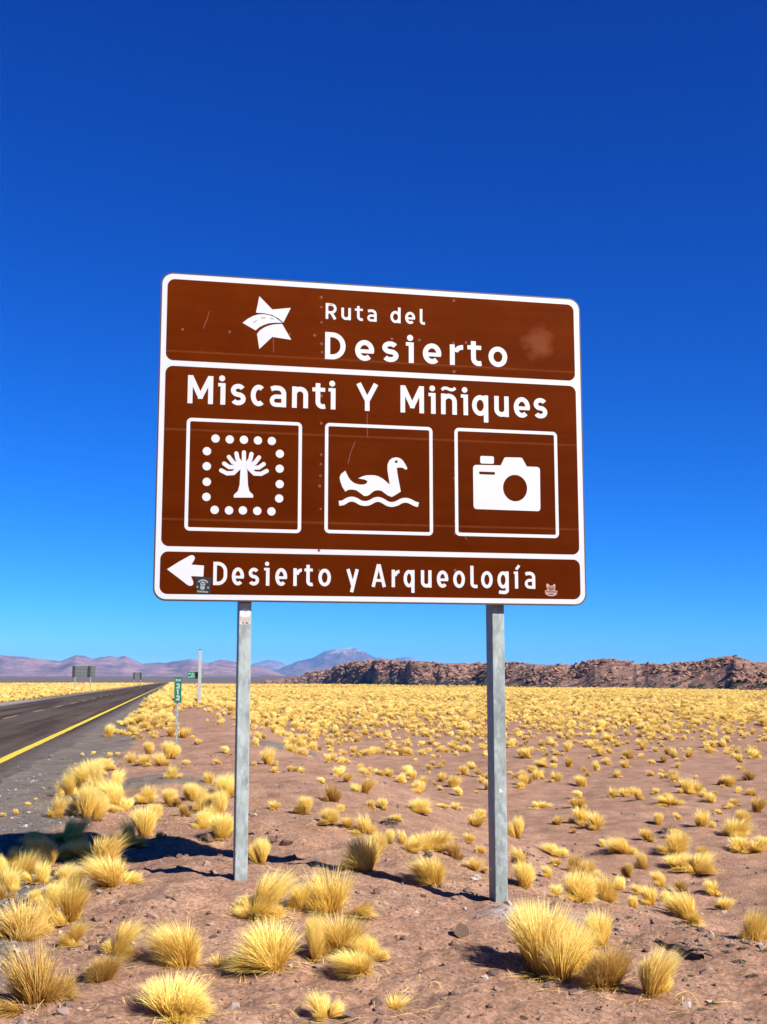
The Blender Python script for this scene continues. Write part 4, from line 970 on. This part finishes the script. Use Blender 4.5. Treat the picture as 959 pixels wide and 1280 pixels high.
# measured on the photograph: foot x, foot y, width, height (px), shape, label
C1 = (0, 920, 3.0); C2 = (250, 1000, 3.094); C3 = (560, 1000, 2.404)
R_, L_, T_, S_ = 'R', 'L', 'T', 'S'
NEAR = [
 (C1, 130, 1040, 275, 230, R_, "spiky yellow grass tuft in the photo's lower left corner on gravel"),
 (C1, 640, 1090, 240, 135, R_, "yellow grass tuft cut by the bottom edge left of the left post"),
 (C1, 90, 780, 170, 150, R_, "round yellow grass tuft at the left edge above the corner tuft"),
 (C1, 265, 712, 195, 190, R_, "broad golden grass tuft behind a small pale tuft, lower left"),
 (C1, 275, 795, 110, 100, R_, "small pale grass tuft in front of the broad golden one, lower left"),
 (C1, 445, 828, 145, 130, R_, "dense round golden grass tuft alone between the lower left clumps"),
 (C1, 395, 930, 125, 110, R_, "small round yellow tuft between the corner tuft and the leaning tuft"),
 (C1, 690, 880, 190, 185, L_, "peaked grass tuft with long straw trailing to its right"),
 (C1, 820, 885, 150, 55, S_, "flattened straw trailing from the peaked tuft below the left post"),
 (C1, 415, 585, 185, 125, R_, "pale front tuft of the pair left of the sign post shadow"),
 (C1, 380, 500, 215, 135, R_, "wide rear tuft of the pair left of the sign post shadow"),
 (C1, 85, 555, 150, 130, R_, "yellow grass tuft at the left edge just below the sign's shadow"),
 (C1, 185, 505, 125, 125, T_, "taller yellow tuft just below the sign's shadow at left"),
 (C1, 250, 470, 80, 60, R_, "small tuft tucked behind the wide pair left of the post shadow"),
 (C1, 280, 585, 70, 85, T_, "narrow dark tuft squeezed between the pale pair and the golden tuft"),
 (C1, 10, 622, 70, 60, R_, "tuft cut by the left edge below the sign's shadow"),
 (C1, 325, 330, 125, 150, T_, "golden tuft whose foot is in the sign's black shadow at left"),
 (C1, 222, 315, 75, 95, R_, "pale tuft at the left end of the roadside clump above the shadow"),
 (C1, 335, 215, 130, 115, R_, "big pale yellow tuft in the middle of the roadside clump by the gravel"),
 (C1, 440, 282, 115, 120, T_, "golden tuft at the right end of the roadside clump by the gravel"),
 (C1, 392, 142, 75, 50, R_, "low tuft at the back of the roadside clump by the gravel"),
 (C1, 550, 262, 78, 70, R_, "round tuft standing just right of the roadside clump"),
 (C1, 540, 392, 95, 130, T_, "golden tuft beside the sign's shadow halfway to the left post"),
 (C1, 492, 430, 95, 115, R_, "dark grass tuft standing in the sign's shadow right of the road clump"),
 (C1, 105, 425, 115, 65, R_, "dark grass tuft in the sign's shadow at the left edge"),
 (C1, 258, 405, 150, 100, R_, "wide dark grass tuft in the sign's shadow below the roadside clump"),
 (C1, 752, 290, 85, 95, R_, "upper left tuft of the cluster against the left post"),
 (C1, 755, 358, 75, 80, R_, "lower left tuft of the cluster against the left post"),
 (C1, 832, 402, 88, 105, T_, "tall lowest tuft of the cluster against the left post"),
 (C1, 825, 310, 95, 115, T_, "tall middle tuft of the cluster against the left post"),
 (C1, 842, 240, 85, 90, R_, "topmost tuft of the cluster against the left post"),
 (C1, 785, 188, 65, 50, R_, "small tuft above the cluster left of the left post"),
 (C1, 645, 166, 58, 52, R_, "small tuft at the right foot of the dark gravel mound"),
 (C1, 545, 118, 65, 45, R_, "left tuft of the row behind the dark gravel mound"),
 (C1, 600, 122, 75, 55, R_, "middle tuft of the row behind the dark gravel mound"),
 (C1, 628, 95, 75, 75, T_, "tall right tuft of the row behind the dark gravel mound"),
 (C2, 235, 462, 225, 175, R_, "golden tuft right against the foot of the left post"),
 (C2, 165, 468, 100, 55, S_, "flat straw skirt on the left side of the post foot tuft"),
 (C2, 505, 455, 275, 185, R_, "widest golden tuft right of the left post foot"),
 (C2, 390, 442, 110, 110, L_, "shaded tuft between the post foot tuft and the widest tuft"),
 (C2, 285, 672, 245, 185, L_, "bushy yellow tuft below the one at the left post foot"),
 (C2, 440, 632, 125, 190, T_, "tall narrow orange tuft in the middle of the lower clump"),
 (C2, 545, 605, 185, 165, R_, "wide tuft at the rear right of the lower clump"),
 (C2, 645, 622, 125, 100, R_, "rounded tuft at the right end of the lower clump"),
 (C2, 615, 690, 155, 90, L_, "low pale tuft at the front right of the lower clump"),
 (C2, 472, 857, 135, 90, R_, "small tuft cut by the bottom edge in the middle"),
 (C2, 755, 818, 120, 48, S_, "sparse small straw wisp on bare soil near the bottom middle"),
 (C2, 242, 262, 95, 115, T_, "single pointed tuft just right of the left post"),
 (C2, 645, 285, 155, 155, L_, "dark shaded tuft leaning left on the post shadow line"),
 (C2, 905, 342, 135, 125, L_, "pale fan-shaped tuft on the slope between the posts"),
 (C3, 285, 540, 190, 225, T_, "biggest tall golden tuft at the lower right by the post"),
 (C3, 345, 565, 150, 170, T_, "front stem clump of the big golden tufts at lower right"),
 (C3, 240, 490, 100, 190, T_, "left side tuft of the big golden clump at lower right"),
 (C3, 395, 528, 130, 150, R_, "middle tuft joining the big clump and the dark footed tuft"),
 (C3, 462, 452, 95, 115, L_, "leaning tuft behind the big golden clump at lower right"),
 (C3, 490, 580, 135, 135, R_, "dark footed tuft between the big clump and the end tuft"),
 (C3, 612, 606, 115, 155, T_, "separate upright tuft at the right end of the lower right row"),
 (C3, 228, 277, 95, 90, T_, "pale tuft pressed against the right side of the right post"),
 (C3, 725, 372, 115, 95, R_, "yellow tuft with a grey side on the slope right of the row"),
 (C3, 915, 428, 120, 110, R_, "large tuft cut by the right edge on the slope"),
]
MID = [(C1, a) for a in ((580, 325, 50, 70), (630, 270, 50, 70), (670, 275, 45, 45), (690, 310, 50, 50), (735, 245, 50, 50), (490, 112, 50, 50), (555, 75, 42, 52), (700, 117, 32, 22), (850, 75, 35, 32), (815, 117, 32, 25), (745, 40, 32, 22), (65, 305, 32, 26), (108, 272, 28, 16), (420, 300, 62, 32), (598, 388, 42, 22), (310, 85, 20, 14), (350, 78, 20, 14), (415, 88, 26, 20), (440, 84, 20, 16), (505, 20, 26, 18), (530, 18, 30, 22), (575, 15, 40, 30), (690, 18, 60, 50), (640, 12, 55, 45), (132, 250, 18, 10), (10, 312, 24, 18))]
MID += [(C1, a) for a in ((30, 592, 110, 95), (150, 562, 105, 90), (60, 505, 90, 85), (232, 562, 95, 75), (330, 475, 120, 90), (300, 300, 95, 115), (372, 262, 90, 115), (262, 232, 80, 105), (345, 165, 80, 75), (420, 222, 85, 95), (472, 292, 60, 62), (180, 645, 115, 95), (120, 642, 90, 60), (10, 545, 70, 95), (790, 345, 70, 90), (720, 255, 60, 75))]
MID += [(C2, a) for a in ((290, 47, 62, 42), (410, 67, 60, 78), (375, 62, 60, 32), (495, 102, 85, 62), (570, 122, 62, 52), (640, 142, 85, 82), (690, 212, 72, 92), (740, 182, 52, 62), (790, 182, 62, 62), (820, 212, 72, 52), (860, 207, 85, 72), (910, 202, 115, 82), (660, 42, 42, 42), (710, 47, 52, 52), (845, 62, 82, 62), (760, 92, 52, 32), (545, 57, 36, 36), (940, 42, 52, 22), (20, 60, 50, 80), (90, 160, 70, 95))]
MID += [(C3, a) for a in ((325, 302, 50, 40), (385, 305, 95, 95), (470, 305, 85, 85), (420, 242, 62, 62), (380, 222, 72, 62), (520, 278, 52, 47), (545, 243, 42, 52), (570, 292, 42, 32), (610, 325, 68, 65), (560, 333, 26, 42), (655, 313, 42, 32), (690, 352, 62, 62), (830, 342, 62, 42), (795, 294, 47, 52), (750, 234, 105, 65), (690, 217, 92, 42), (765, 192, 42, 52), (592, 217, 42, 57), (680, 172, 82, 70), (530, 172, 95, 62), (598, 132, 52, 42), (690, 122, 52, 32), (860, 117, 82, 62), (765, 88, 57, 62), (885, 82, 42, 52), (635, 82, 27, 42), (690, 66, 26, 26), (880, 167, 65, 52), (925, 167, 62, 42), (950, 152, 52, 42), (930, 45, 62, 55), (665, 27, 85, 32), (390, 35, 62, 45), (400, 82, 62, 62), (445, 97, 62, 62), (330, 82, 42, 36), (380, 112, 22, 22), (212, 125, 52, 82), (222, 205, 62, 62), (80, 88, 62, 42), (65, 137, 42, 36), (20, 184, 62, 62), (80, 224, 62, 42), (100, 168, 32, 32), (320, 178, 82, 42), (305, 243, 36, 42), (322, 207, 32, 26), (22, 36, 32, 26), (275, 33, 62, 22), (470, 149, 22, 27), (642, 268, 42, 52), (702, 283, 42, 42), (100, 60, 40, 30), (860, 25, 40, 25), (815, 50, 25, 18), (845, 35, 30, 20))]
g_t = np.random.default_rng(99)
placed = []
PENDING = []
def place_tuft(x, y, z, w, h, shape, label, group=None):
    pool = {'R': P_ROUND, 'L': P_LEAN, 'T': P_TALL, 'S': P_SPARSE, 'G': P_RAG}[shape]
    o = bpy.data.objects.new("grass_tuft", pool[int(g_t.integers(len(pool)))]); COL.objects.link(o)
    o.location = (x, y, z); o.scale = (w, w * g_t.uniform(0.85, 1.1), h / 0.72)
    o.rotation_euler = (g_t.uniform(-.06, .06), g_t.uniform(-.06, .06), g_t.uniform(0, 6.28) if shape in 'RSTG' else g_t.uniform(-0.3, 0.3))
    tag(o, label, "grass tuft", group); placed.append((x, y)); return o
def place_px(c, a, b, w, h, shape, label, group):
    px, py = c[0] + a / c[2], c[1] + b / c[2]
    x, y, z = ground_at(px, py - 3); k = y / F_PX / CP
    # the foot is the near side of a round tuft: its centre lies half a width further
    W = w / c[2] * k; y2 = y + W * 0.22; x2 = x * y2 / y
    return place_tuft(x2, y2, float(terrain(x2, y2)), W * (1.24 if shape in 'RL' else 1.10), h / c[2] * k * 0.87, shape, label, group)
for c, a, b, w, h, sh, lab in NEAR: place_px(c, a, b, w, h, sh, lab, "foreground grass tufts")
for c, (a, b, w, h) in MID:
    px = c[0] + a / c[2]
    if c is C1: lab = "on the verge left of the left post"
    elif c is C2: lab = "on the slope between the posts"
    else: lab = "on the slope around the right post" if px < 660 else "on the slope right of the right post"
    sh = 'R' if w > 70 else ('T' if h > w * 1.15 else 'G')
    o = place_px(c, a, b, w, h, sh, None, "verge tufts" if c is C1 else ("slope tufts" if c is C2 else "right slope tufts"))
    tag(o, None, "grass tuft"); PENDING.append((o, px, c[1] + b / c[2], lab))

# the plain: tufts scattered in clumps, thicker with distance
def scatter():
    g = np.random.default_rng(404)
    pts = []
    def region(n, rmin, rmax, a0, a1):
        r = np.sqrt(g.uniform(rmin ** 2, rmax ** 2, n)); a = np.radians(g.uniform(a0, a1, n))
        return r * np.sin(a), r * np.cos(a)
    out = []
    for rmin, rmax, dens in ((6, 60, 3.0), (60, 140, 2.9), (140, 420, 0.85), (420, 900, 0.12)):
        a0, a1 = (-38, 38) if rmax == 60 else (-27, 27)
        area = math.radians(a1 - a0) / 2 * (rmax ** 2 - rmin ** 2)
        x, y = region(int(area * dens), rmin, rmax, a0, a1)
        u, v = to_uv(x, y); r = np.hypot(x, y)
        clump = fbm(x * 0.33, y * 0.33, 3, 500) * 0.5 + 0.5
        patch = fbm(x * 0.05, y * 0.05, 2, 520) * 0.5 + 0.5
        p = sstep(0.46, 0.68, clump) * 0.46 + 0.10
        cover = sstep(26, 105, r)
        p = p * (1 - cover) * (0.5 + 0.8 * patch) + cover * (0.42 + 0.55 * sstep(0.38, 0.66, clump))
        right = (u > np.where(r < 40, 0.2, -0.6))
        left = (u < -13.0)
        verge = (u > -1.7) & (u <= 0.3) & (v > 30)
        p = np.where(verge, 0.75, p)
        ok = (right | left | verge) & (g.random(len(x)) < p)
        px, py = project(x, y, terrain(x, y))
        ok &= np.where(px > 300, py < 1004, py < 922) | (px > 990) | (px < -30)
        # a bare strip of soil by the marker and below the plain's edge
        ok &= ~((px > 215) & (px < 300) & (py > 884) & (py < 930) & (g.random(len(x)) < 0.8))
        ok &= ~((np.hypot(x + 0, y - 0) > 250) & (r > 420) & (g.random(len(x)) < 0.3))
        out.append(np.stack([x[ok], y[ok]], 1))
    P = np.vstack(out)
    x, y = P[:, 0], P[:, 1]; r = np.hypot(x, y)
    # not inside the rocky hills
    px, _ = project(x, y, terrain(x, y))
    lim = np.interp(px, [300, 335, 430, 520, 612, 700, 959, 1300], [1000, 1000, 800, 640, 560, 470, 352, 300])
    keep = r < lim * 1.0
    P = P[keep]; r = r[keep]
    o = np.argsort(r); P = P[o]; r = r[o]
    s = g.lognormal(-1.40, 0.38, len(P)) * (1 + 0.50 * sstep(40, 170, r)); s = np.clip(s, 0.09, np.where(r < 60, 0.40, 0.66))
    s = s * (1 + 1.2 * sstep(300, 700, r))
    return P, r, s, g
P, r, s, g = scatter()
zz = terrain(P[:, 0], P[:, 1])
px, py = project(P[:, 0], P[:, 1], zz)
n_ind = max(0, 300 - len(placed))
inside = (px > 0) & (px < 959)
rank = np.argsort(-(s / r) * inside)[:n_ind]
sel = np.zeros(len(P), bool); sel[rank] = True
for i in np.where(sel)[0]:
    if px[i] < 300: lab, grp = "beside the road past the marker", "far verge tufts"
    elif px[i] < 620: lab, grp = "of the plain between the posts", "plain tufts between the posts"
    else: lab, grp = "of the plain right of the right post", "plain tufts at right"
    o = place_tuft(P[i, 0], P[i, 1], zz[i], s[i], s[i] * g_t.uniform(0.62, 0.95), 'G' if g_t.random() < 0.75 else ('T' if g_t.random() < .5 else 'L'), None, grp)
    PENDING.append((o, px[i], py[i], lab))
P, zz, s = P[~sel], zz[~sel], s[~sel]
ORD = "first second third fourth fifth sixth seventh eighth ninth tenth eleventh twelfth thirteenth".split()
zones = {}
for q in PENDING: zones.setdefault(q[3], []).append(q)
for lab, qs in zones.items():          # which one it is: its row counted from the viewer and its place in that row
    qs.sort(key=lambda q: -q[2]); nrow = max(1, round(math.sqrt(len(qs))))
    for k in range(nrow):
        row = sorted(qs[len(qs) * k // nrow: len(qs) * (k + 1) // nrow], key=lambda q: q[1])
        for m, q in enumerate(row):
            wid = q[0].scale.x * F_PX / max(1.0, q[0].location.y)
            tag(q[0], "%s tuft, %s from left in %s row %s" % ("tiny" if wid < 12 else ("small" if wid < 24 else "mid-sized"), ORD[m], ("nearest", "second", "third", "fourth", "fifth", "sixth", "seventh", "eighth", "ninth")[k], lab))

def far_grass(P, zz, s):
    n = len(P); g = np.random.default_rng(77)
    me = bpy.data.meshes.new("plain_grass"); me.vertices.add(n)
    me.vertices.foreach_set('co', np.stack([P[:, 0], P[:, 1], zz], 1).astype(np.float32).ravel())
    for nm, val in (('scl', s), ('hgt', s * g.uniform(0.8, 1.25, n)), ('rot', g.uniform(0, 6.28, n))):
        at = me.attributes.new(nm, 'FLOAT', 'POINT'); at.data.foreach_set('value', np.asarray(val, np.float32))
    at = me.attributes.new('pick', 'INT', 'POINT'); at.data.foreach_set('value', g.integers(0, 6, n).astype(np.int32))
    o = link("plain_grass", me); tag(o, "dense yellow bunch grass covering the far plain to the hills", "grass", None, 'stuff')
    ng = bpy.data.node_groups.new("plain_grass_tufts", 'GeometryNodeTree')
    ng.interface.new_socket('Geometry', in_out='INPUT', socket_type='NodeSocketGeometry')
    ng.interface.new_socket('Geometry', in_out='OUTPUT', socket_type='NodeSocketGeometry')
    gi = ng.nodes.new('NodeGroupInput'); go = ng.nodes.new('NodeGroupOutput')
    join = ng.nodes.new('GeometryNodeJoinGeometry')
    want = P_RAG
    for m in reversed(want):
        src = next(q for q in COL.objects if q.data is m)
        oi = ng.nodes.new('GeometryNodeObjectInfo'); oi.transform_space = 'ORIGINAL'; oi.inputs['Object'].default_value = src
        oi.inputs['As Instance'].default_value = True
        ng.links.new(oi.outputs['Geometry'], join.inputs[0])
    def na(name, typ):
        q = ng.nodes.new('GeometryNodeInputNamedAttribute'); q.data_type = typ; q.inputs[0].default_value = name; return q.outputs[0]
    ip = ng.nodes.new('GeometryNodeInstanceOnPoints'); ip.inputs['Pick Instance'].default_value = True
    cs = ng.nodes.new('ShaderNodeCombineXYZ'); a, b = na('scl', 'FLOAT'), na('hgt', 'FLOAT')
    for k in (0, 1): ng.links.new(a, cs.inputs[k])
    ng.links.new(b, cs.inputs[2])
    cr = ng.nodes.new('ShaderNodeCombineXYZ'); ng.links.new(na('rot', 'FLOAT'), cr.inputs[2])
    ng.links.new(gi.outputs[0], ip.inputs['Points']); ng.links.new(join.outputs[0], ip.inputs['Instance'])
    ng.links.new(na('pick', 'INT'), ip.inputs['Instance Index'])
    ng.links.new(cr.outputs[0], ip.inputs['Rotation']); ng.links.new(cs.outputs[0], ip.inputs['Scale'])
    ng.links.new(ip.outputs[0], go.inputs[0])
    md = o.modifiers.new("tufts", 'NODES'); md.node_group = ng
far_grass(P, zz, s)
print("tufts: individual", len(placed), "plain", len(P))

# ================================================================ PEBBLES, STONES, TWIGS, SMALL PLANTS
def rock_mesh(name, seed, mat, sub=1):
    bm = bmesh.new(); bmesh.ops.create_icosphere(bm, subdivisions=sub, radius=1.0); g = np.random.default_rng(seed)
    ax = [Vector(g.normal(size=3)).normalized() for _ in range(7)]
    for v in bm.verts:
        for a in ax:
            d = v.co.dot(a) - 0.5
            if d > 0: v.co -= a * d
    me = bm_mesh(name, bm); me.materials.append(mat); return me
def pebbles():
    g = np.random.default_rng(55); n = 52000
    r = np.exp(g.uniform(math.log(4.6), math.log(26), n)); a = np.radians(g.uniform(-23, 23, n))
    x, y = r * np.sin(a), r * np.cos(a); u, v = to_uv(x, y)
    clump = fbm(x * 1.1, y * 1.1, 3, 640) * .5 + .5
    p = np.where(u < -0.8, 0.95, 0.20 + 0.6 * sstep(0.5, 0.7, clump))
    ok = (u > -2.7) & (g.random(n) < p); x, y, u = x[ok], y[ok], u[ok]; n = len(x)
    z = terrain(x, y)
    sz = np.clip(0.0046 * (1 + g.pareto(2.1, n)), 0.0036, 0.042)
    base = rock_mesh("pebble", 1, M_STONE, 1); bv = np.array([q.co[:] for q in base.vertices]); bf = np.array([q.vertices[:] for q in base.polygons])
    k = len(bv); rot = g.uniform(0, 6.28, n); c, s_ = np.cos(rot), np.sin(rot)
    sc = sz[:, None] * np.stack([g.uniform(0.8, 1.6, n), g.uniform(0.7, 1.1, n), g.uniform(0.45, 0.9, n)], 1)
    V = bv[None] * sc[:, None, :]; jit = g.normal(0, 0.12, V.shape) * sz[:, None, None]; V = V + jit
    X = V[..., 0] * c[:, None] - V[..., 1] * s_[:, None] + x[:, None]; Y = V[..., 0] * s_[:, None] + V[..., 1] * c[:, None] + y[:, None]; Z = V[..., 2] + (z + sz * 0.15)[:, None]
    F = bf[None] + (np.arange(n) * k)[:, None, None]
    tone = np.repeat(g.random(n), k); gr = np.repeat(sstep(-0.3, -1.2, u), k)
    me = mesh_np("pebbles", np.stack([X, Y, Z], -1).reshape(-1, 3), [F.reshape(-1, 3)], {'tone': tone, 'grey': gr})
    m, nt, p_ = new_mat("pebble_stone")
    c1 = ramp(nt, attr(nt, 'tone'), [(0, (0.10, 0.055, 0.04)), (0.5, (0.24, 0.145, 0.105)), (0.85, (0.33, 0.22, 0.17)), (1.0, (0.50, 0.42, 0.36))])
    c2 = ramp(nt, attr(nt, 'tone'), [(0, (0.06, 0.055, 0.052)), (0.5, (0.19, 0.175, 0.165)), (1.0, (0.40, 0.38, 0.36))])
    nt.links.new(mix(nt, attr(nt, 'grey'), c1, c2), p_.inputs['Base Color']); p_.inputs['Roughness'].default_value = 0.9
    tag(link("gravel", me, None, m), "loose pebbles and gravel scattered over the soil and shoulder", "gravel", None, 'stuff')
pebbles()

stones = [(575, 1172, 22, 20, "angular brown stone on bare soil left of the right post"), (567, 1182, 14, 8, "small flat stone beside the angular brown stone"),
          (357, 1057, 24, 10, "stone lump in the soil mound right of the left post"), (339, 1054, 14, 10, "small dark stone left of the lump on the soil mound"),
          (224, 1073, 9, 6, "small pale stone at the edge of the sign's shadow"), (613, 1260, 12, 7, "pale pebble near the bottom edge in the middle"),
          (655, 1275, 12, 7, "pale pebble on the bottom edge below the tall grass"), (535, 1072, 14, 9, "grey stone by the tufts on the slope between posts"),
          (366, 1075, 10, 8, "pale little stone right of the single pointed tuft"), (810, 1190, 15, 8, "dark stone beside the dead branch on the slope"),
          (258, 1052, 20, 16, "reddish stone at the edge of the shadow left of the post"), (472, 1118, 12, 9, "small stone on soil below the shaded leaning tuft")]
rocks = [rock_mesh("stone", 20 + i, M_STONE, 2) for i in range(4)]
for i, (a, b, w, h, lab) in enumerate(stones):
    x, y, z = ground_at(a, b - 1); k = y / F_PX
    o = link("stone", rocks[i % 4]); o.location = (x, y, z + h * k * 0.12); o.scale = (w * k * 0.62, w * k * 0.5, h * k * 0.72)
    o.rotation_euler = (g_t.uniform(-.3, .3), g_t.uniform(-.3, .3), g_t.uniform(0, 6)); tag(o, lab, "stone", "loose stones on the soil")

def straw_litter():
    g = np.random.default_rng(321); pts = np.array(placed[:len(NEAR) + len(MID)]); pts = pts[pts[:, 1] < 16]
    n = 2200; c = pts[g.integers(0, len(pts), n)]
    a = g.uniform(0, 6.28, n); rr = np.abs(g.normal(0, 0.24, n)) + 0.06
    x = c[:, 0] + rr * np.cos(a); y = c[:, 1] + rr * np.sin(a) * 0.8
    b = g.uniform(0, 6.28, n); L = g.uniform(0.04, 0.17, n); w = 0.0013
    dx, dy = np.cos(b), np.sin(b)
    P0 = np.stack([x, y], 1); D = np.stack([dx, dy], 1); S_ = np.stack([-dy, dx], 1) * w
    p = [P0 - S_, P0 + S_, P0 + D * (L / 2)[:, None] + S_, P0 + D * (L / 2)[:, None] - S_, P0 + D * L[:, None] + S_ * .5 * g.normal(0, 1, n)[:, None]]
    up = g.random(n) * 0.012
    lift = [0.004, 0.004, 0.012, 0.012, 0.005]
    V = np.stack([np.column_stack([q, terrain(q[:, 0], q[:, 1]) + h + up]) for q, h in zip(p, lift)], 1).reshape(-1, 3)
    k = np.arange(n)[:, None] * 5
    me = mesh_np("straw_litter", V, [k + [0, 1, 2, 3], k + [3, 2, 4]], {'along': np.tile([.6, .6, .8, .8, 1.], n), 'tone': np.repeat(g.uniform(.05, .5, n), 5)})
    tag(link("straw_litter", me, None, M_STRAW), "dry straw stems fallen on the soil around the tufts", "straw", None, 'stuff')
straw_litter()

def cushion_mesh(seed, mat, n=120, hz=0.35):
    g = np.random.default_rng(seed); V, F = [], []
    for i in range(n):
        a = g.uniform(0, 6.28); rr = math.sqrt(g.random()) * 0.5; c = np.array([rr * math.cos(a), rr * math.sin(a) * 0.7, g.uniform(0, hz) * (1 - rr)])
        d = np.array([math.cos(a), math.sin(a), g.uniform(0.3, 1.4)]) * g.uniform(0.05, 0.14); sd = np.cross(d, [0, 0, 1.0]); sd = sd / (np.linalg.norm(sd) + 1e-6) * 0.035
        k = len(V); V += [c - sd, c + sd, c + d * 0.6 + sd * 1.2, c + d * 1.2]; F.append([k, k + 1, k + 2, k + 3])
    me = mesh_np("cushion_plant", np.array(V), [np.array(F)]); me.materials.append(mat); return me
CUSH = ["cushion plant just below the slope's yellow and grey tuft", "cushion plant left of the largest green cushion", "largest green cushion plant below the straw wisp at right", "thin green cushion plant left of the straw wisp at right",
        "cushion plant under the straw wisp near the right edge", "lone green cushion plant lower down near the right edge", "broad green cushion plant below the dead branch", "little cushion plant below the dead branch's thick end",
        "upper cushion plant of the three above the bottom edge at right", "second cushion plant of the three above the bottom edge at right", "cushion plant at the bottom edge in the right corner", "dark cushion plant high on the slope right of the pale footing",
        "grey cushion plant between the leaning tuft and the dead branch", "cushion plant just above the dead branch's thick end", "cushion plant at the right edge beside the large cut tuft", "tiny third cushion plant of the three above the bottom edge"]
cm = [cushion_mesh(i, M_CUSHION) for i in range(3)]
cush = [(625, 78, 45), (805, 185, 40), (857, 222, 50), (826, 160, 36), (868, 172, 40), (905, 275, 42), (580, 236, 52), (675, 273, 26), (755, 378, 34), (715, 400, 34), (895, 438, 30), (437, 54, 28), (437, 152, 36), (711, 158, 26), (950, 178, 30), (685, 378, 22)]
for i, (a, b, w) in enumerate(cush):
    x, y, z = ground_at(640 + a / 3.006, 1130 + b / 3.006); k = y / F_PX * w / 3.006
    o = link("cushion_plant", cm[i % 3]); o.location = (x, y, z); o.scale = (k, k, k * 0.8); o.rotation_euler = (0, 0, g_t.uniform(-.6, .6))
    tag(o, CUSH[i], "plant", "cushion plants on the slope")
def dark_bush(px, py, w, h, label, name="dead_bush", mat=None):
    x, y, z = ground_at(px, py); k = y / F_PX
    o = link(name, cushion_mesh(int(px), mat or M_TWIG, 160, 0.8)); o.location = (x, y, z); o.scale = (w * k, w * k, h * k * 0.9); tag(o, label, "bush")
dark_bush(243, 878, 10, 9, "small dark clump standing in for shadow at the foot of the tall pale post", "shadow_clump", M_SHRUB)  # dark clump added in place of the shadowed spot at the post foot
dark_bush(488, 1030, 26, 10, "flat grey dead bush among the tufts between the posts")
dark_bush(650, 1075, 24, 18, "dark dead bush behind the right post's tufts")
dark_bush(838, 1040, 22, 12, "dark low dead bush on the slope at right")
def branch():
    c = [(540, 142), (560, 150), (585, 165), (612, 168), (640, 180), (662, 192), (690, 204), (715, 208)]
    P3 = []
    for a, b in c:
        x, y, z = ground_at(640 + a / 3.006, 1130 + b / 3.006); P3.append(Vector((x, y, z + 0.012)))
    bm = bmesh.new()
    def tube(pts, r0, r1):
        prev = None
        for i, p in enumerate(pts):
            r_ = r0 + (r1 - r0) * i / (len(pts) - 1); d = (pts[min(i + 1, len(pts) - 1)] - pts[max(i - 1, 0)]).normalized(); s1 = d.cross(Vector((0, 0, 1))).normalized(); s2 = s1.cross(d)
            ring = [bm.verts.new(p + (s1 * math.cos(t) + s2 * math.sin(t)) * r_) for t in (0, 1.05, 2.1, 3.14, 4.19, 5.24)]
            if prev:
                for q in range(6): bm.faces.new((prev[q], prev[(q + 1) % 6], ring[(q + 1) % 6], ring[q]))
            prev = ring
    tube(P3, 0.010, 0.017)
    tube([P3[2], P3[2] + Vector((0.03, -0.06, 0.02)), P3[2] + Vector((0.08, -0.09, 0.01))], 0.008, 0.003)
    tube([P3[5], P3[5] + Vector((0.02, -0.05, 0.03)), P3[5] + Vector((0.07, -0.08, 0.03))], 0.012, 0.005)
    tube([P3[6], P3[6] + Vector((0.03, 0.03, 0.03)), P3[6] + Vector((0.08, 0.03, 0.02))], 0.010, 0.004)
    tag(link("dead_branch", bm_mesh("dead_branch", bm), None, M_TWIG), "dark dead branch lying on the bare slope at lower right", "branch")
branch()

# ================================================================ HAZE
def build_haze():
    R, z0, z1 = 18600.0, -14.0, 345.0
    me = box_mesh("haze", (0, 0, (z0 + z1) / 2), (2 * R, 2 * R, z1 - z0))
    m = bpy.data.materials.new("thin_air"); m.use_nodes = True; nt = m.node_tree; nt.nodes.clear()
    out = nt.nodes.new('ShaderNodeOutputMaterial'); v = nt.nodes.new('ShaderNodeVolumePrincipled')
    v.inputs['Color'].default_value = (0.13, 0.46, 1.0, 1); v.inputs['Density'].default_value = 4.8e-5; v.inputs['Anisotropy'].default_value = 0.0
    nt.links.new(v.outputs[0], out.inputs['Volume'])
    tag(link("haze", me, None, m), "thin bluish haze in the air towards the mountains", "haze", None, 'stuff')
build_haze()

# ---------------------------------------------------------------- overall reflectance of the dry, dusty surfaces
REFLECT = 0.645
for m in bpy.data.materials:
    if not m.use_nodes: continue
    nt = m.node_tree
    for nd in [n for n in nt.nodes if n.type in ('BSDF_PRINCIPLED', 'BSDF_TRANSLUCENT')]:
        so = nd.inputs['Base Color'] if nd.type == 'BSDF_PRINCIPLED' else nd.inputs['Color']
        if so.is_linked and m is not M_STRAW:
            src = so.links[0].from_socket
            nt.links.new(mix(nt, 1.0, src, (REFLECT, REFLECT, REFLECT), 'MULTIPLY'), so)
